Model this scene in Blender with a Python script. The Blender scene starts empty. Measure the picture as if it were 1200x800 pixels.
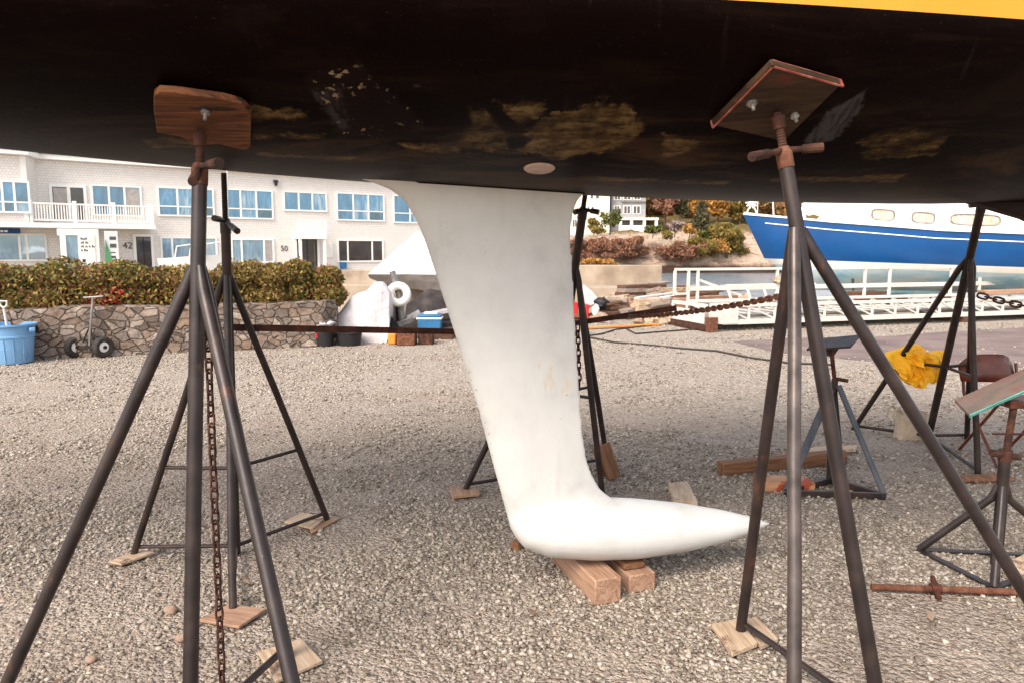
import bpy, math, random
import numpy as np
from mathutils import Vector, Matrix, noise as mnoise
R = math.radians
random.seed(7)
rng = np.random.default_rng(11)
SC = bpy.context.scene
COL = SC.collection
V = Vector
ZUP = V((0, 0, 1))

# ------------------------------------------------------------------ camera and measuring
FPX = 870.0
TH = math.atan(108.0 / FPX)
CT, ST = math.cos(TH), math.sin(TH)
CAM = V((0, 0, 1.5))


def ray(px, py):
    u = (px - 600) / FPX
    v = (400 - py) / FPX
    return V((u, CT + v * ST, -ST + v * CT))


def P(px, py, Y):
    d = ray(px, py)
    return CAM + d * (Y / d.y)


def G(px, py, z=0.0):
    d = ray(px, py)
    return CAM + d * ((z - CAM.z) / d.z)


def onplane(px, py, p0, n):
    d = ray(px, py)
    return CAM + d * ((p0 - CAM).dot(n) / d.dot(n))


def proj(p):
    d = V(p) - CAM
    zc = d.y * CT - d.z * ST
    return 600 + FPX * d.x / zc, 400 - FPX * (d.y * ST + d.z * CT) / zc


cam = bpy.data.cameras.new('camera')
cam.sensor_width = 36
cam.lens = FPX / 1200 * 36
cam.clip_end = 6000
cam.clip_start = 0.05
camo = bpy.data.objects.new('camera', cam)
camo.location = CAM
camo.rotation_euler = (math.pi / 2 - TH, 0, 0)
COL.objects.link(camo)
SC.camera = camo

# ------------------------------------------------------------------ materials


def S(r, g, b):
    def f(c):
        c /= 255.0
        return c / 12.92 if c <= 0.04045 else ((c + 0.055) / 1.055) ** 2.4
    return (f(r), f(g), f(b), 1)


class NT:
    def __init__(s, name):
        s.m = bpy.data.materials.new(name)
        s.m.use_nodes = True
        s.t = s.m.node_tree
        s.b = s.t.nodes['Principled BSDF']
        s.out = s.t.nodes['Material Output']
        s.tc = s.t.nodes.new('ShaderNodeTexCoord')

    def n(s, typ, **kw):
        nd = s.t.nodes.new('ShaderNode' + typ)
        for k, v in kw.items():
            if k.startswith('i_'):
                s.put(nd.inputs[k[2:].replace('_', ' ')], v)
            else:
                setattr(nd, k, v)
        return nd

    def put(s, sock, v):
        if isinstance(v, bpy.types.NodeSocket):
            s.t.links.new(v, sock)
        else:
            sock.default_value = v

    def coord(s, stretch=(1, 1, 1), which='Object'):
        mp = s.n('Mapping')
        s.put(mp.inputs['Vector'], s.tc.outputs[which])
        mp.inputs['Scale'].default_value = stretch
        return mp.outputs[0]

    def noise(s, vec, scale, detail=5, rough=0.55, dist=0.0):
        nd = s.n('TexNoise')
        s.put(nd.inputs['Vector'], vec)
        nd.inputs['Scale'].default_value = scale
        nd.inputs['Detail'].default_value = detail
        nd.inputs['Roughness'].default_value = rough
        nd.inputs['Distortion'].default_value = dist
        return nd.outputs['Fac']

    def ramp(s, fac, cols, lo=0.32, hi=0.68, interp='LINEAR'):
        nd = s.n('ValToRGB')
        s.put(nd.inputs[0], fac)
        cr = nd.color_ramp
        cr.interpolation = interp
        k = len(cols)
        while len(cr.elements) < k:
            cr.elements.new(0.5)
        for i, c in enumerate(cols):
            cr.elements[i].position = lo + (hi - lo) * i / max(1, k - 1)
            cr.elements[i].color = c
        return nd.outputs[0]

    def step(s, fac, lo, hi):
        nd = s.n('MapRange')
        nd.interpolation_type = 'SMOOTHSTEP'
        s.put(nd.inputs['Value'], fac)
        nd.inputs['From Min'].default_value = lo
        nd.inputs['From Max'].default_value = hi
        return nd.outputs[0]

    def mix(s, fac, a, b, mode='MIX'):
        nd = s.n('Mix', data_type='RGBA', blend_type=mode)
        s.put(nd.inputs[0], fac)
        s.put(nd.inputs[6], a)
        s.put(nd.inputs[7], b)
        return nd.outputs[2]

    def math(s, op, a, b=0.0):
        nd = s.n('Math', operation=op)
        s.put(nd.inputs[0], a)
        s.put(nd.inputs[1], b)
        return nd.outputs[0]

    def bump(s, h, strength=0.5, dist=0.01):
        nd = s.n('Bump')
        s.put(nd.inputs['Height'], h)
        nd.inputs['Strength'].default_value = strength
        nd.inputs['Distance'].default_value = dist
        s.t.links.new(nd.outputs[0], s.b.inputs['Normal'])
        return nd

    def fin(s, color, rough=0.7, metal=0.0, spec=0.4):
        s.put(s.b.inputs['Base Color'], color)
        s.put(s.b.inputs['Roughness'], rough)
        s.put(s.b.inputs['Metallic'], metal)
        s.b.inputs['Specular IOR Level'].default_value = spec
        return s.m


def mk(name, cols, scale=5, detail=6, rough=0.7, metal=0.0, spec=0.35, stretch=(1, 1, 1),
       over=(), bump=0.0, bscale=40, bdist=0.004, island=False, lo=0.32, hi=0.68, rvar=0.0):
    a = NT(name)
    vec = a.coord(stretch)
    f = a.noise(vec, scale, detail)
    if island:
        g = a.n('NewGeometry')
        f = a.math('ADD', a.math('MULTIPLY', g.outputs['Random Per Island'], 0.7), a.math('MULTIPLY', f, 0.3))
        lo, hi = 0.1, 0.9
    c = a.ramp(f, cols, lo, hi)
    for (oc, osc, l, h, ost) in over:
        k = a.step(a.noise(a.coord(ost), osc, 7, 0.65), l, h)
        c = a.mix(k, c, oc)
    if bump:
        a.bump(a.noise(vec, bscale, 4), bump, bdist)
    r = rough
    if rvar:
        nd = a.n('MapRange')
        a.put(nd.inputs['Value'], a.noise(vec, scale * 2.3, 4))
        nd.inputs['To Min'].default_value = max(0.05, rough - rvar)
        nd.inputs['To Max'].default_value = min(1, rough + rvar)
        r = nd.outputs[0]
    return a.fin(c, r, metal, spec)


M = {}
RUST1, RUST2, RUST3 = S(92, 48, 32), S(128, 66, 40), S(58, 34, 28)
M['pipe'] = mk('pipe_paint', [S(34, 27, 27), S(46, 37, 36), S(60, 49, 46)], 9, rough=0.42, metal=0.25, spec=0.5,
               over=[(S(80, 54, 42), 16, 0.60, 0.72, (1, 1, 0.5)), (S(160, 148, 140), 60, 0.72, 0.76, (1, 1, 1))],
               bump=0.25, bscale=90, bdist=0.002, rvar=0.12)
M['pipe_dark'] = mk('pipe_dark', [S(34, 27, 27), S(48, 38, 36), S(62, 46, 40)], 8, rough=0.5, metal=0.2,
                    over=[(S(80, 52, 40), 14, 0.56, 0.70, (1, 1, 0.5))], bump=0.25, bscale=90, bdist=0.002, rvar=0.12)
M['pipe_bare'] = mk('pipe_bare', [S(60, 53, 51), S(82, 74, 71), S(100, 91, 87)], 9, rough=0.36, metal=0.45,
                    over=[(S(96, 60, 46), 18, 0.62, 0.74, (1, 1, 0.4))], bump=0.2, bscale=90, bdist=0.002, rvar=0.1)
M['steel_blue'] = mk('steel_bluegrey', [S(52, 54, 60), S(72, 74, 80), S(88, 88, 92)], 7, rough=0.5, metal=0.2,
                     over=[(S(90, 56, 40), 12, 0.58, 0.70, (1, 1, 1))], bump=0.2, bscale=70, bdist=0.002)
M['rust'] = mk('rust', [S(46, 32, 28), S(70, 46, 38), S(96, 64, 50)], 18, rough=0.85, spec=0.2, bump=0.5, bscale=120, bdist=0.002)
M['rust_dark'] = mk('rust_dark', [S(42, 26, 22), S(70, 40, 30), S(98, 54, 38)], 16, rough=0.8, spec=0.25, bump=0.4, bscale=110, bdist=0.002)
M['rust_orange'] = mk('rust_orange', [S(78, 48, 38), S(102, 66, 50), S(122, 86, 68)], 25, rough=0.85, spec=0.2, bump=0.4, bscale=120, bdist=0.002)
M['bolt'] = mk('bolt_zinc', [S(150, 146, 142), S(190, 186, 180)], 30, rough=0.4, metal=0.7)


def wood(name, a, b, c, rough=0.75, over=(), grain=14):
    w = NT(name)
    vec = w.coord((1.2, grain, grain))
    f1 = w.noise(vec, 2.2, 8, 0.6, 1.2)
    f2 = w.noise(w.coord((2, 60, 60)), 2.0, 4, 0.5, 0.3)
    f = w.math('ADD', w.math('MULTIPLY', f1, 0.7), w.math('MULTIPLY', f2, 0.3))
    col = w.ramp(f, [a, b, c], 0.35, 0.62)
    for (oc, osc, l, h, ost) in over:
        col = w.mix(w.step(w.noise(w.coord(ost), osc, 6, 0.6), l, h), col, oc)
    w.bump(f, 0.35, 0.004)
    return w.fin(col, rough, 0, 0.25)


M['wood_fresh'] = wood('wood_fresh', S(116, 86, 68), S(152, 119, 97), S(172, 140, 118), over=[(S(104, 74, 56), 3, 0.6, 0.75, (1, 2, 2))])
M['wood_pale'] = wood('wood_pale', S(142, 118, 96), S(176, 152, 128), S(194, 174, 150), over=[(S(112, 86, 70), 6, 0.58, 0.66, (1, 1.5, 1.5))], grain=9)
M['wood_brown'] = wood('wood_brown', S(84, 54, 40), S(116, 80, 56), S(140, 102, 76))
M['wood_grey'] = wood('wood_grey', S(92, 82, 76), S(138, 126, 116), S(170, 156, 144), over=[(S(120, 84, 62), 2, 0.58, 0.7, (1, 2, 2))])
M['wood_dark'] = wood('wood_dark', S(60, 42, 34), S(88, 62, 48), S(116, 88, 70))
M['wood_ply'] = wood('wood_ply_red', S(48, 27, 15), S(96, 57, 32), S(126, 80, 48), over=[(S(40, 22, 16), 5, 0.58, 0.66, (1, 4, 4))], grain=7)
M['wood_olive'] = wood('wood_ply_olive', S(34, 22, 14), S(52, 35, 21), S(70, 50, 31), over=[(S(84, 38, 30), 5, 0.60, 0.68, (1, 1, 1))], grain=7)
M['wood_redpaint'] = wood('wood_redpaint', S(150, 92, 64), S(176, 130, 96), S(190, 150, 116), over=[(S(156, 74, 48), 4, 0.5, 0.55, (1.4, 1, 1))])
M['red_edge'] = mk('red_edge_paint', [S(128, 54, 48), S(158, 82, 70), S(180, 130, 110)], 20, rough=0.7, bump=0.3)

# hull bottom: worn black antifouling
h = NT('hull_black')
vec = h.coord((0.7, 1, 1.4))
f = h.noise(vec, 1.6, 7, 0.62, 0.6)
c = h.ramp(f, [S(9, 3, 3), S(13, 5, 4), S(24, 13, 9)], 0.35, 0.8)
k = h.step(h.noise(h.coord((0.35, 0.6, 3.2)), 2.4, 9, 0.72, 0.6), 0.47, 0.62)
sepz = h.n('SeparateXYZ'); h.put(sepz.inputs[0], h.tc.outputs['Object'])
klow = h.math('ADD', h.math('MULTIPLY', h.step(sepz.outputs[2], 1.98, 1.80), 0.88), 0.12)
c = h.mix(h.math('MULTIPLY', h.math('MULTIPLY', k, klow), 0.8), c, S(66, 48, 33))
k2 = h.step(h.noise(h.coord((8, 1, 1)), 3.0, 5, 0.6), 0.62, 0.8)
c = h.mix(h.math('MULTIPLY', k2, 0.3), c, S(46, 40, 40))
k3 = h.step(h.noise(h.coord((1, 1, 1)), 130, 2, 0.5), 0.70, 0.76)
c = h.mix(h.math('MULTIPLY', k3, 0.35), c, S(74, 62, 50))
h.bump(h.noise(h.coord((1, 1, 2)), 34, 5), 0.25, 0.004)
M['hull'] = h.fin(c, 0.42, 0, 0.03)
M['hull_dark'] = mk('hull_skeg', [S(24, 10, 9), S(34, 16, 13)], 3, rough=0.6, spec=0.2)
M['patch_grey'] = mk('brushed_primer_grey', [S(26, 24, 26), S(44, 43, 46), S(64, 62, 65)], 6, stretch=(24, 3, 3), rough=0.5)
M['patch_olive'] = mk('old_paint_olive', [S(48, 34, 20), S(72, 54, 34), S(92, 74, 50)], 9, rough=0.75, spec=0.1,
                      over=[(S(16, 8, 6), 7, 0.50, 0.60, (1, 1, 2.2)), (S(18, 10, 8), 40, 0.56, 0.64, (1, 1, 1))])
M['patch_dark'] = mk('fresh_black_paint', [S(9, 4, 4), S(18, 10, 10)], 8, rough=0.5, spec=0.1,
                     over=[(S(104, 88, 66), 55, 0.62, 0.68, (1, 1, 1)), (S(40, 33, 32), 3, 0.5, 0.7, (1, 1, 1))])
M['topsides'] = mk('yellow_topsides', [S(226, 158, 52), S(232, 168, 62)], 2, rough=0.25, spec=0.5)
M['deck'] = mk('deck_white', [S(214, 210, 200), S(224, 220, 210)], 4, rough=0.5)

w = NT('keel_white')
vec = w.coord((1, 1, 1))
c = w.ramp(w.noise(vec, 3.5, 7, 0.6), [S(184, 183, 181), S(201, 200, 197), S(208, 207, 204)], 0.3, 0.62)
c = w.mix(w.math('MULTIPLY', w.step(w.noise(w.coord((1, 1, 0.6)), 9, 6, 0.7), 0.66, 0.78), 0.5), c, S(212, 196, 168))
KEEL_NT, KEEL_C = w, w.mix(w.step(w.noise(vec, 70, 3, 0.5), 0.74, 0.77), c, S(176, 146, 112))
c = KEEL_C
w.bump(w.noise(w.coord((1, 1, 0.7)), 17, 7, 0.62), 0.32, 0.006)
M['keel'] = w.fin(c, 0.5, 0, 0.35)
M['fitting'] = mk('fitting_pink', [S(164, 136, 122), S(190, 164, 150)], 20, rough=0.5)
M['metal_dull'] = mk('metal_dull', [S(110, 108, 106), S(150, 148, 146)], 12, rough=0.5, metal=0.5)
M['alu'] = mk('white_aluminium', [S(196, 190, 182), S(214, 209, 201)], 5, rough=0.5, spec=0.4,
              over=[(S(164, 140, 120), 7, 0.62, 0.74, (1, 1, 1))])
M['white'] = mk('white_paint', [S(226, 222, 214), S(234, 231, 224)], 4, rough=0.55)
M['trim'] = mk('white_trim', [S(230, 228, 222), S(236, 234, 228)], 4, rough=0.6)
M['black'] = mk('black_plastic', [S(26, 24, 26), S(40, 38, 40)], 8, rough=0.6)
M['dark_box'] = mk('dark_tarp', [S(30, 25, 26), S(52, 44, 42), S(72, 62, 58)], 5, rough=0.7, bump=0.4, bscale=18, bdist=0.02)
M['rubber'] = mk('rubber', [S(40, 37, 36), S(62, 57, 54)], 12, rough=0.85)
M['plastic_blue'] = mk('barrel_blue', [S(104, 150, 192), S(122, 166, 206)], 3, rough=0.5, over=[(S(80, 110, 140), 6, 0.62, 0.75, (1, 1, 0.4))])
M['cooler_blue'] = mk('cooler_blue', [S(36, 92, 136), S(48, 108, 152)], 4, rough=0.45)
M['red'] = mk('red_plastic', [S(176, 34, 34), S(196, 50, 46)], 4, rough=0.5)
M['orange'] = mk('orange_plastic', [S(214, 120, 40), S(228, 142, 58)], 4, rough=0.6)
M['wrap'] = mk('shrink_wrap_white', [S(214, 211, 206), S(226, 223, 217)], 3, rough=0.4, bump=0.3, bscale=7, bdist=0.03)
M['bag'] = mk('plastic_sheet_white', [S(182, 177, 180), S(202, 198, 200)], 4, rough=0.65, bump=0.8, bscale=6, bdist=0.05)
M['skirt'] = mk('wrap_skirt', [S(170, 160, 155), S(200, 192, 188)], 4, rough=0.45, bump=0.5, bscale=9, bdist=0.04)
M['keel_cyan'] = mk('keel_cyan', [S(206, 220, 222), S(150, 206, 220), S(52, 156, 194)], 1.8, rough=0.6, stretch=(0.6, 1, 1), lo=0.36, hi=0.66)
M['tarp_grey'] = mk('tarp_grey', [S(150, 146, 146), S(176, 172, 170)], 6, rough=0.6, bump=0.3)
M['oilskin'] = mk('oilskin_yellow', [S(250, 176, 22), S(255, 196, 40)], 5, rough=0.5, bump=0.6, bscale=14, bdist=0.02)
M['canvas'] = mk('canvas_beige', [S(164, 146, 126), S(186, 168, 148)], 20, rough=0.9, bump=0.4, bscale=60, bdist=0.004)
M['chair'] = mk('chair_brown', [S(66, 27, 17), S(92, 40, 25), S(112, 54, 34)], 7, rough=0.4, spec=0.5)
M['chair_seat'] = mk('chair_seat', [S(92, 54, 46), S(116, 74, 62)], 8, rough=0.6)
M['paintboard'] = mk('board_red_grey', [S(100, 90, 84), S(120, 104, 96), S(122, 88, 80)], 7, rough=0.7, bump=0.3, stretch=(1, 3, 3))
M['teal'] = mk('teal_paint', [S(70, 160, 150), S(120, 196, 184)], 12, rough=0.5)
M['cable'] = mk('cable_black', [S(44, 38, 36), S(60, 54, 50)], 6, rough=0.7)
M['conc'] = mk('concrete', [S(136, 120, 104), S(160, 144, 126), S(176, 160, 142)], 1.6, rough=0.9, spec=0.2,
               over=[(S(130, 112, 96), 2.2, 0.6, 0.75, (1, 1, 0.3))], bump=0.3, bscale=20, bdist=0.01)
M['boat_blue'] = mk('boat_blue', [S(8, 66, 120), S(12, 76, 134)], 1.2, rough=0.3, spec=0.5, over=[(S(60, 116, 176), 3, 0.66, 0.8, (0.3, 1, 1))])
M['boat_white'] = mk('boat_white', [S(232, 230, 222), S(240, 238, 232)], 3, rough=0.35)
M['boat_bottom'] = mk('boat_bottom', [S(208, 222, 224), S(164, 202, 216), S(92, 162, 194)], 1.6, rough=0.7, stretch=(0.5, 1, 1.2), lo=0.4, hi=0.72,
                      over=[(S(210, 210, 204), 3, 0.55, 0.7, (0.6, 1, 2))])
M['curtain'] = mk('curtain_tan', [S(186, 140, 116), S(214, 180, 156), S(228, 208, 188)], 9, stretch=(4, 4, 1), rough=0.5)
M['blind'] = mk('blind_grey', [S(150, 142, 138), S(176, 168, 162)], 5, rough=0.7)
M['sign_blue'] = mk('sign_blue', [S(22, 62, 106), S(30, 72, 118)], 3, rough=0.5)
M['sign_green'] = mk('sign_green', [S(70, 128, 84), S(100, 150, 110)], 3, rough=0.5)
M['ink'] = mk('ink_dark', [S(52, 48, 50), S(70, 66, 66)], 10, rough=0.6)
M['roof_dark'] = mk('roof_dark', [S(86, 74, 72), S(108, 96, 92)], 4, rough=0.9)
M['roof_grey'] = mk('roof_grey', [S(104, 98, 94), S(130, 122, 116)], 3, rough=0.9)
M['screen'] = mk('door_dark', [S(30, 20, 20), S(48, 34, 32)], 4, rough=0.3)
M['bark'] = mk('bark', [S(70, 56, 46), S(100, 84, 70)], 8, rough=0.9)


def shingles(name, a, b, mortar, sx=0.16, sz=0.13):
    s = NT(name)
    sep = s.n('SeparateXYZ')
    s.put(sep.inputs[0], s.tc.outputs['Object'])
    cmb = s.n('CombineXYZ')
    s.put(cmb.inputs[0], s.math('ADD', sep.outputs[0], sep.outputs[1]))
    s.put(cmb.inputs[1], sep.outputs[2])
    br = s.n('TexBrick')
    s.put(br.inputs['Vector'], cmb.outputs[0])
    br.inputs['Color1'].default_value = a
    br.inputs['Color2'].default_value = b
    br.inputs['Mortar'].default_value = mortar
    br.inputs['Scale'].default_value = 1.0
    br.inputs['Mortar Size'].default_value = 0.012
    br.inputs['Mortar Smooth'].default_value = 0.3
    br.inputs['Bias'].default_value = 0.0
    br.inputs['Brick Width'].default_value = sx
    br.inputs['Row Height'].default_value = sz
    s.bump(br.outputs['Fac'], 0.5, -0.012)
    c = s.mix(s.math('MULTIPLY', s.step(s.noise(s.coord((0.3, 0.3, 1)), 1.5, 6), 0.5, 0.8), 0.4), br.outputs['Color'], b)
    return s.fin(c, 0.8, 0, 0.2)


M['shingle'] = shingles('shingle_white', S(230, 225, 219), S(222, 216, 210), S(200, 192, 185))
M['shingle_grey'] = shingles('shingle_grey', S(160, 158, 158), S(146, 144, 146), S(116, 114, 116), 0.3, 0.25)
M['clap_cream'] = shingles('clapboard_cream', S(224, 216, 200), S(216, 206, 190), S(188, 178, 164), 2.0, 0.3)


def glass(name, base, tint, fac=0.55, curtain=0.0):
    g = NT(name)
    gl = g.n('BsdfGlossy')
    gl.inputs['Color'].default_value = tint
    gl.inputs['Roughness'].default_value = 0.04
    g.bump(g.noise(g.coord((1, 1, 1)), 0.9, 2), 0.10, 0.06)
    g.t.links.new(g.b.inputs['Normal'].links[0].from_socket, gl.inputs['Normal'])
    gi = g.n('NewGeometry')
    oi = g.n('ObjectInfo')
    rnd = g.math('ADD', gi.outputs['Random Per Island'], oi.outputs['Random'])
    ad = g.n('VectorMath', operation='ADD')
    g.put(ad.inputs[0], g.coord((0.9, 0.9, 0.25)))
    cb = g.n('CombineXYZ'); g.put(cb.inputs[0], g.math('MULTIPLY', rnd, 17.0)); g.put(ad.inputs[1], cb.outputs[0])
    fz = g.noise(ad.outputs[0], 1.7, 5, 0.65, 1.4)
    fz = g.math('ADD', fz, g.math('MULTIPLY', g.math('SUBTRACT', gi.outputs['Random Per Island'], 0.5), 0.5))
    c = g.ramp(fz, base, 0.30, 0.82)
    g.fin(c, 0.2, 0, 0.5)
    mx = g.n('MixShader')
    mx.inputs[0].default_value = fac
    g.t.links.new(g.b.outputs[0], mx.inputs[1])
    g.t.links.new(gl.outputs[0], mx.inputs[2])
    g.t.links.new(mx.outputs[0], g.out.inputs['Surface'])
    return g.m


M['glass'] = glass('glass_painted_sky', [S(20, 24, 28), S(44, 92, 128), S(62, 124, 164), S(176, 186, 190)], (0.36, 0.52, 0.68, 1), 0.36)  # blue sky and dark reflections painted into the pane colours
M['glass_pale'] = glass('glass_pale', [S(90, 110, 124), S(130, 164, 186), S(190, 200, 206)], (0.5, 0.66, 0.78, 1), 0.4)
M['glass_dark'] = glass('glass_dark', [S(26, 22, 24), S(44, 36, 36), S(70, 58, 56)], (0.5, 0.5, 0.52, 1), 0.12)

# stone wall
s = NT('fieldstone')
sep = s.n('SeparateXYZ')
s.put(sep.inputs[0], s.tc.outputs['Object'])
nz = s.n('TexNoise'); s.put(nz.inputs['Vector'], s.tc.outputs['Object']); nz.inputs['Scale'].default_value = 3.0
vadd = s.n('VectorMath', operation='MULTIPLY_ADD')
s.put(vadd.inputs[0], nz.outputs['Color']); vadd.inputs[1].default_value = (0.30, 0.30, 0.30); s.put(vadd.inputs[2], s.coord((1, 1, 1.5)))
ve = s.n('TexVoronoi', feature='DISTANCE_TO_EDGE'); s.put(ve.inputs['Vector'], vadd.outputs[0]); ve.inputs['Scale'].default_value = 6.2
vc = s.n('TexVoronoi', feature='F1'); s.put(vc.inputs['Vector'], vadd.outputs[0]); vc.inputs['Scale'].default_value = 6.2
sc2 = s.n('SeparateColor'); s.put(sc2.inputs[0], vc.outputs['Color'])
c = s.ramp(sc2.outputs[0], [S(104, 93, 86), S(134, 122, 112), S(146, 124, 106), S(120, 110, 103), S(172, 158, 145), S(128, 110, 97)], 0.05, 0.95)
c = s.mix(s.math('MULTIPLY', s.step(s.noise(s.coord(), 11, 8, 0.75), 0.42, 0.66), 0.75), c, S(92, 78, 70))
c = s.mix(s.math('MULTIPLY', s.step(ve.outputs['Distance'], 0.03, 0.0), 0.6), c, S(98, 86, 77))
hh = s.math('ADD', s.math('MULTIPLY', s.step(ve.outputs['Distance'], 0.0, 0.09), 1.0), s.math('MULTIPLY', s.noise(s.coord(), 12, 6), 0.5))
s.bump(hh, 1.0, 0.05)
M['stone'] = s.fin(c, 0.9, 0, 0.2)

# gravel sheet
g = NT('gravel_ground')
vec = g.coord()
v1 = g.n('TexVoronoi', feature='F1'); g.put(v1.inputs['Vector'], vec); v1.inputs['Scale'].default_value = 42
v2 = g.n('TexVoronoi', feature='F1'); g.put(v2.inputs['Vector'], vec); v2.inputs['Scale'].default_value = 95
s1 = g.n('SeparateColor'); g.put(s1.inputs[0], v1.outputs['Color'])
s2 = g.n('SeparateColor'); g.put(s2.inputs[0], v2.outputs['Color'])
fmix = g.math('ADD', g.math('MULTIPLY', s1.outputs[0], 0.65), g.math('MULTIPLY', s2.outputs[0], 0.35))
gc = g.ramp(fmix, [S(118, 108, 98), S(148, 137, 125), S(168, 156, 144), S(194, 183, 169)], 0.12, 0.88)
big = g.noise(g.coord((0.6, 1, 1)), 0.42, 6, 0.6)
soil = g.ramp(g.noise(vec, 6, 7, 0.7), [S(120, 103, 93), S(142, 123, 112), S(158, 139, 127)], 0.3, 0.7)
ksoil = g.math('MULTIPLY', g.step(g.noise(g.coord((0.7, 1, 1)), 0.9, 6, 0.62), 0.52, 0.66), 0.65)
col = g.mix(ksoil, gc, soil)
col = g.mix(g.math('MULTIPLY', big, 0.3), col, S(178, 166, 153))
sepg = g.n('SeparateXYZ'); g.put(sepg.inputs[0], g.tc.outputs['Object'])
near = g.step(sepg.outputs[1], 8.5, 4.5)
fines = g.ramp(g.math('ADD', g.math('MULTIPLY', s2.outputs[0], 0.45), g.math('MULTIPLY', g.noise(vec, 2.2, 7, 0.65), 0.55)), [S(112, 98, 86), S(138, 123, 110), S(156, 142, 129), S(176, 164, 151)], 0.25, 0.75)
col = g.mix(g.math('MULTIPLY', near, 0.85), col, fines)
gb = g.math('MULTIPLY', v1.outputs['Distance'], -1.0)
gb = g.math('ADD', gb, g.math('MULTIPLY', v2.outputs['Distance'], -0.5))
gb = g.math('MULTIPLY', gb, g.math('SUBTRACT', 1.0, g.math('MULTIPLY', ksoil, 0.7)))
g.bump(gb, 0.9, 0.022)
M['gravel'] = g.fin(col, 0.95, 0, 0.15)
M['stones'] = mk('crushed_stone', [S(90, 82, 74), S(126, 116, 105), S(144, 134, 122), S(157, 147, 135), S(168, 158, 146), S(188, 178, 165)], 30, rough=0.9, spec=0.15,
                 island=True, bump=0.25, bscale=200, bdist=0.002)
M['pebble'] = mk('pebble_tan', [S(132, 108, 92), S(162, 138, 120)], 12, rough=0.8, bump=0.3)
M['asphalt'] = mk('wet_grey_strip', [S(98, 84, 80), S(116, 100, 95), S(130, 114, 107)], 1.4, rough=0.85, bump=0.3, bscale=60)

wt = NT('water')
wn = wt.n('TexNoise'); wt.put(wn.inputs['Vector'], wt.coord((0.5, 1.6, 1))); wn.inputs['Scale'].default_value = 1.2; wn.inputs['Detail'].default_value = 5
wt.bump(wn.outputs['Fac'], 0.5, 0.15)
M['water'] = wt.fin(wt.ramp(wn.outputs['Fac'], [S(84, 96, 104), S(126, 138, 146)], 0.35, 0.65), 0.25, 0, 0.5)

rk = NT('shore_rock')
sep = rk.n('SeparateXYZ'); rk.put(sep.inputs[0], rk.tc.outputs['Object'])
c = rk.ramp(rk.noise(rk.coord((0.5, 0.5, 1.2)), 0.75, 10, 0.78, 1.6), [S(84, 64, 56), S(160, 132, 114), S(208, 184, 162), S(136, 112, 98), S(196, 170, 150)], 0.3, 0.7)
tide = rk.step(rk.math('ADD', sep.outputs[2], rk.math('MULTIPLY', rk.noise(rk.coord(), 0.4, 4), 1.0)), -0.1, -1.0)
c = rk.mix(tide, c, S(70, 52, 44))
grs = rk.step(rk.math('ADD', sep.outputs[2], rk.math('MULTIPLY', rk.noise(rk.coord(), 0.25, 5), 4.0)), 5.6, 7.2)
c = rk.mix(grs, c, S(112, 96, 62))
rk.bump(rk.noise(rk.coord((1, 1, 2)), 0.8, 9, 0.7, 0.6), 1.0, 0.8)
M['rock'] = rk.fin(c, 0.9, 0, 0.15)


def leafmat(name, cols):
    a = NT(name)
    g = a.n('NewGeometry')
    f = a.math('ADD', a.math('MULTIPLY', g.outputs['Random Per Island'], 0.55), a.math('MULTIPLY', a.noise(a.coord(), 1.3, 3), 0.45))
    c = a.ramp(f, cols, 0.15, 0.85)
    a.fin(c, 0.6, 0, 0.25)
    tr = a.n('BsdfTranslucent'); a.put(tr.inputs[0], c)
    mx = a.n('MixShader'); mx.inputs[0].default_value = 0.25
    a.t.links.new(a.b.outputs[0], mx.inputs[1]); a.t.links.new(tr.outputs[0], mx.inputs[2])
    a.t.links.new(mx.outputs[0], a.out.inputs['Surface'])
    return a.m


M['leaf_hedge'] = leafmat('leaf_hedge', [S(58, 62, 36), S(84, 90, 46), S(112, 112, 54), S(166, 146, 78), S(146, 104, 64), S(118, 72, 56), S(96, 98, 50)])
M['leaf_hedge2'] = leafmat('leaf_hedge_dull', [S(92, 72, 50), S(130, 104, 64), S(136, 124, 64), S(184, 146, 90)])
M['leaf_red'] = leafmat('leaf_red', [S(140, 40, 36), S(170, 56, 48), S(150, 80, 50)])
M['leaf_rust'] = leafmat('leaf_rust', [S(112, 76, 62), S(142, 98, 76), S(154, 114, 88), S(128, 92, 78)])
M['leaf_orange'] = leafmat('leaf_orange', [S(146, 100, 54), S(180, 132, 66), S(190, 144, 78), S(138, 98, 58)])
M['leaf_olive'] = leafmat('leaf_olive', [S(86, 80, 42), S(118, 106, 54), S(146, 126, 64), S(158, 130, 70)])
M['leaf_green'] = leafmat('leaf_green', [S(66, 74, 40), S(92, 98, 48), S(118, 116, 54)])
M['leaf_dark'] = leafmat('leaf_dark', [S(58, 58, 42), S(82, 80, 54), S(104, 98, 66)])
M['leaf_grey'] = leafmat('twigs_grey', [S(140, 124, 120), S(164, 148, 144), S(150, 128, 116)])
M['leaf_wood'] = leafmat('leaf_woodland', [S(96, 78, 54), S(136, 104, 66), S(158, 120, 72), S(120, 102, 68), S(144, 94, 74)])
M['leaf_fallen'] = leafmat('leaf_fallen', [S(96, 74, 62), S(130, 104, 86), S(164, 142, 122)])

# ------------------------------------------------------------------ mesh helpers
ORIG = {}


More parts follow.
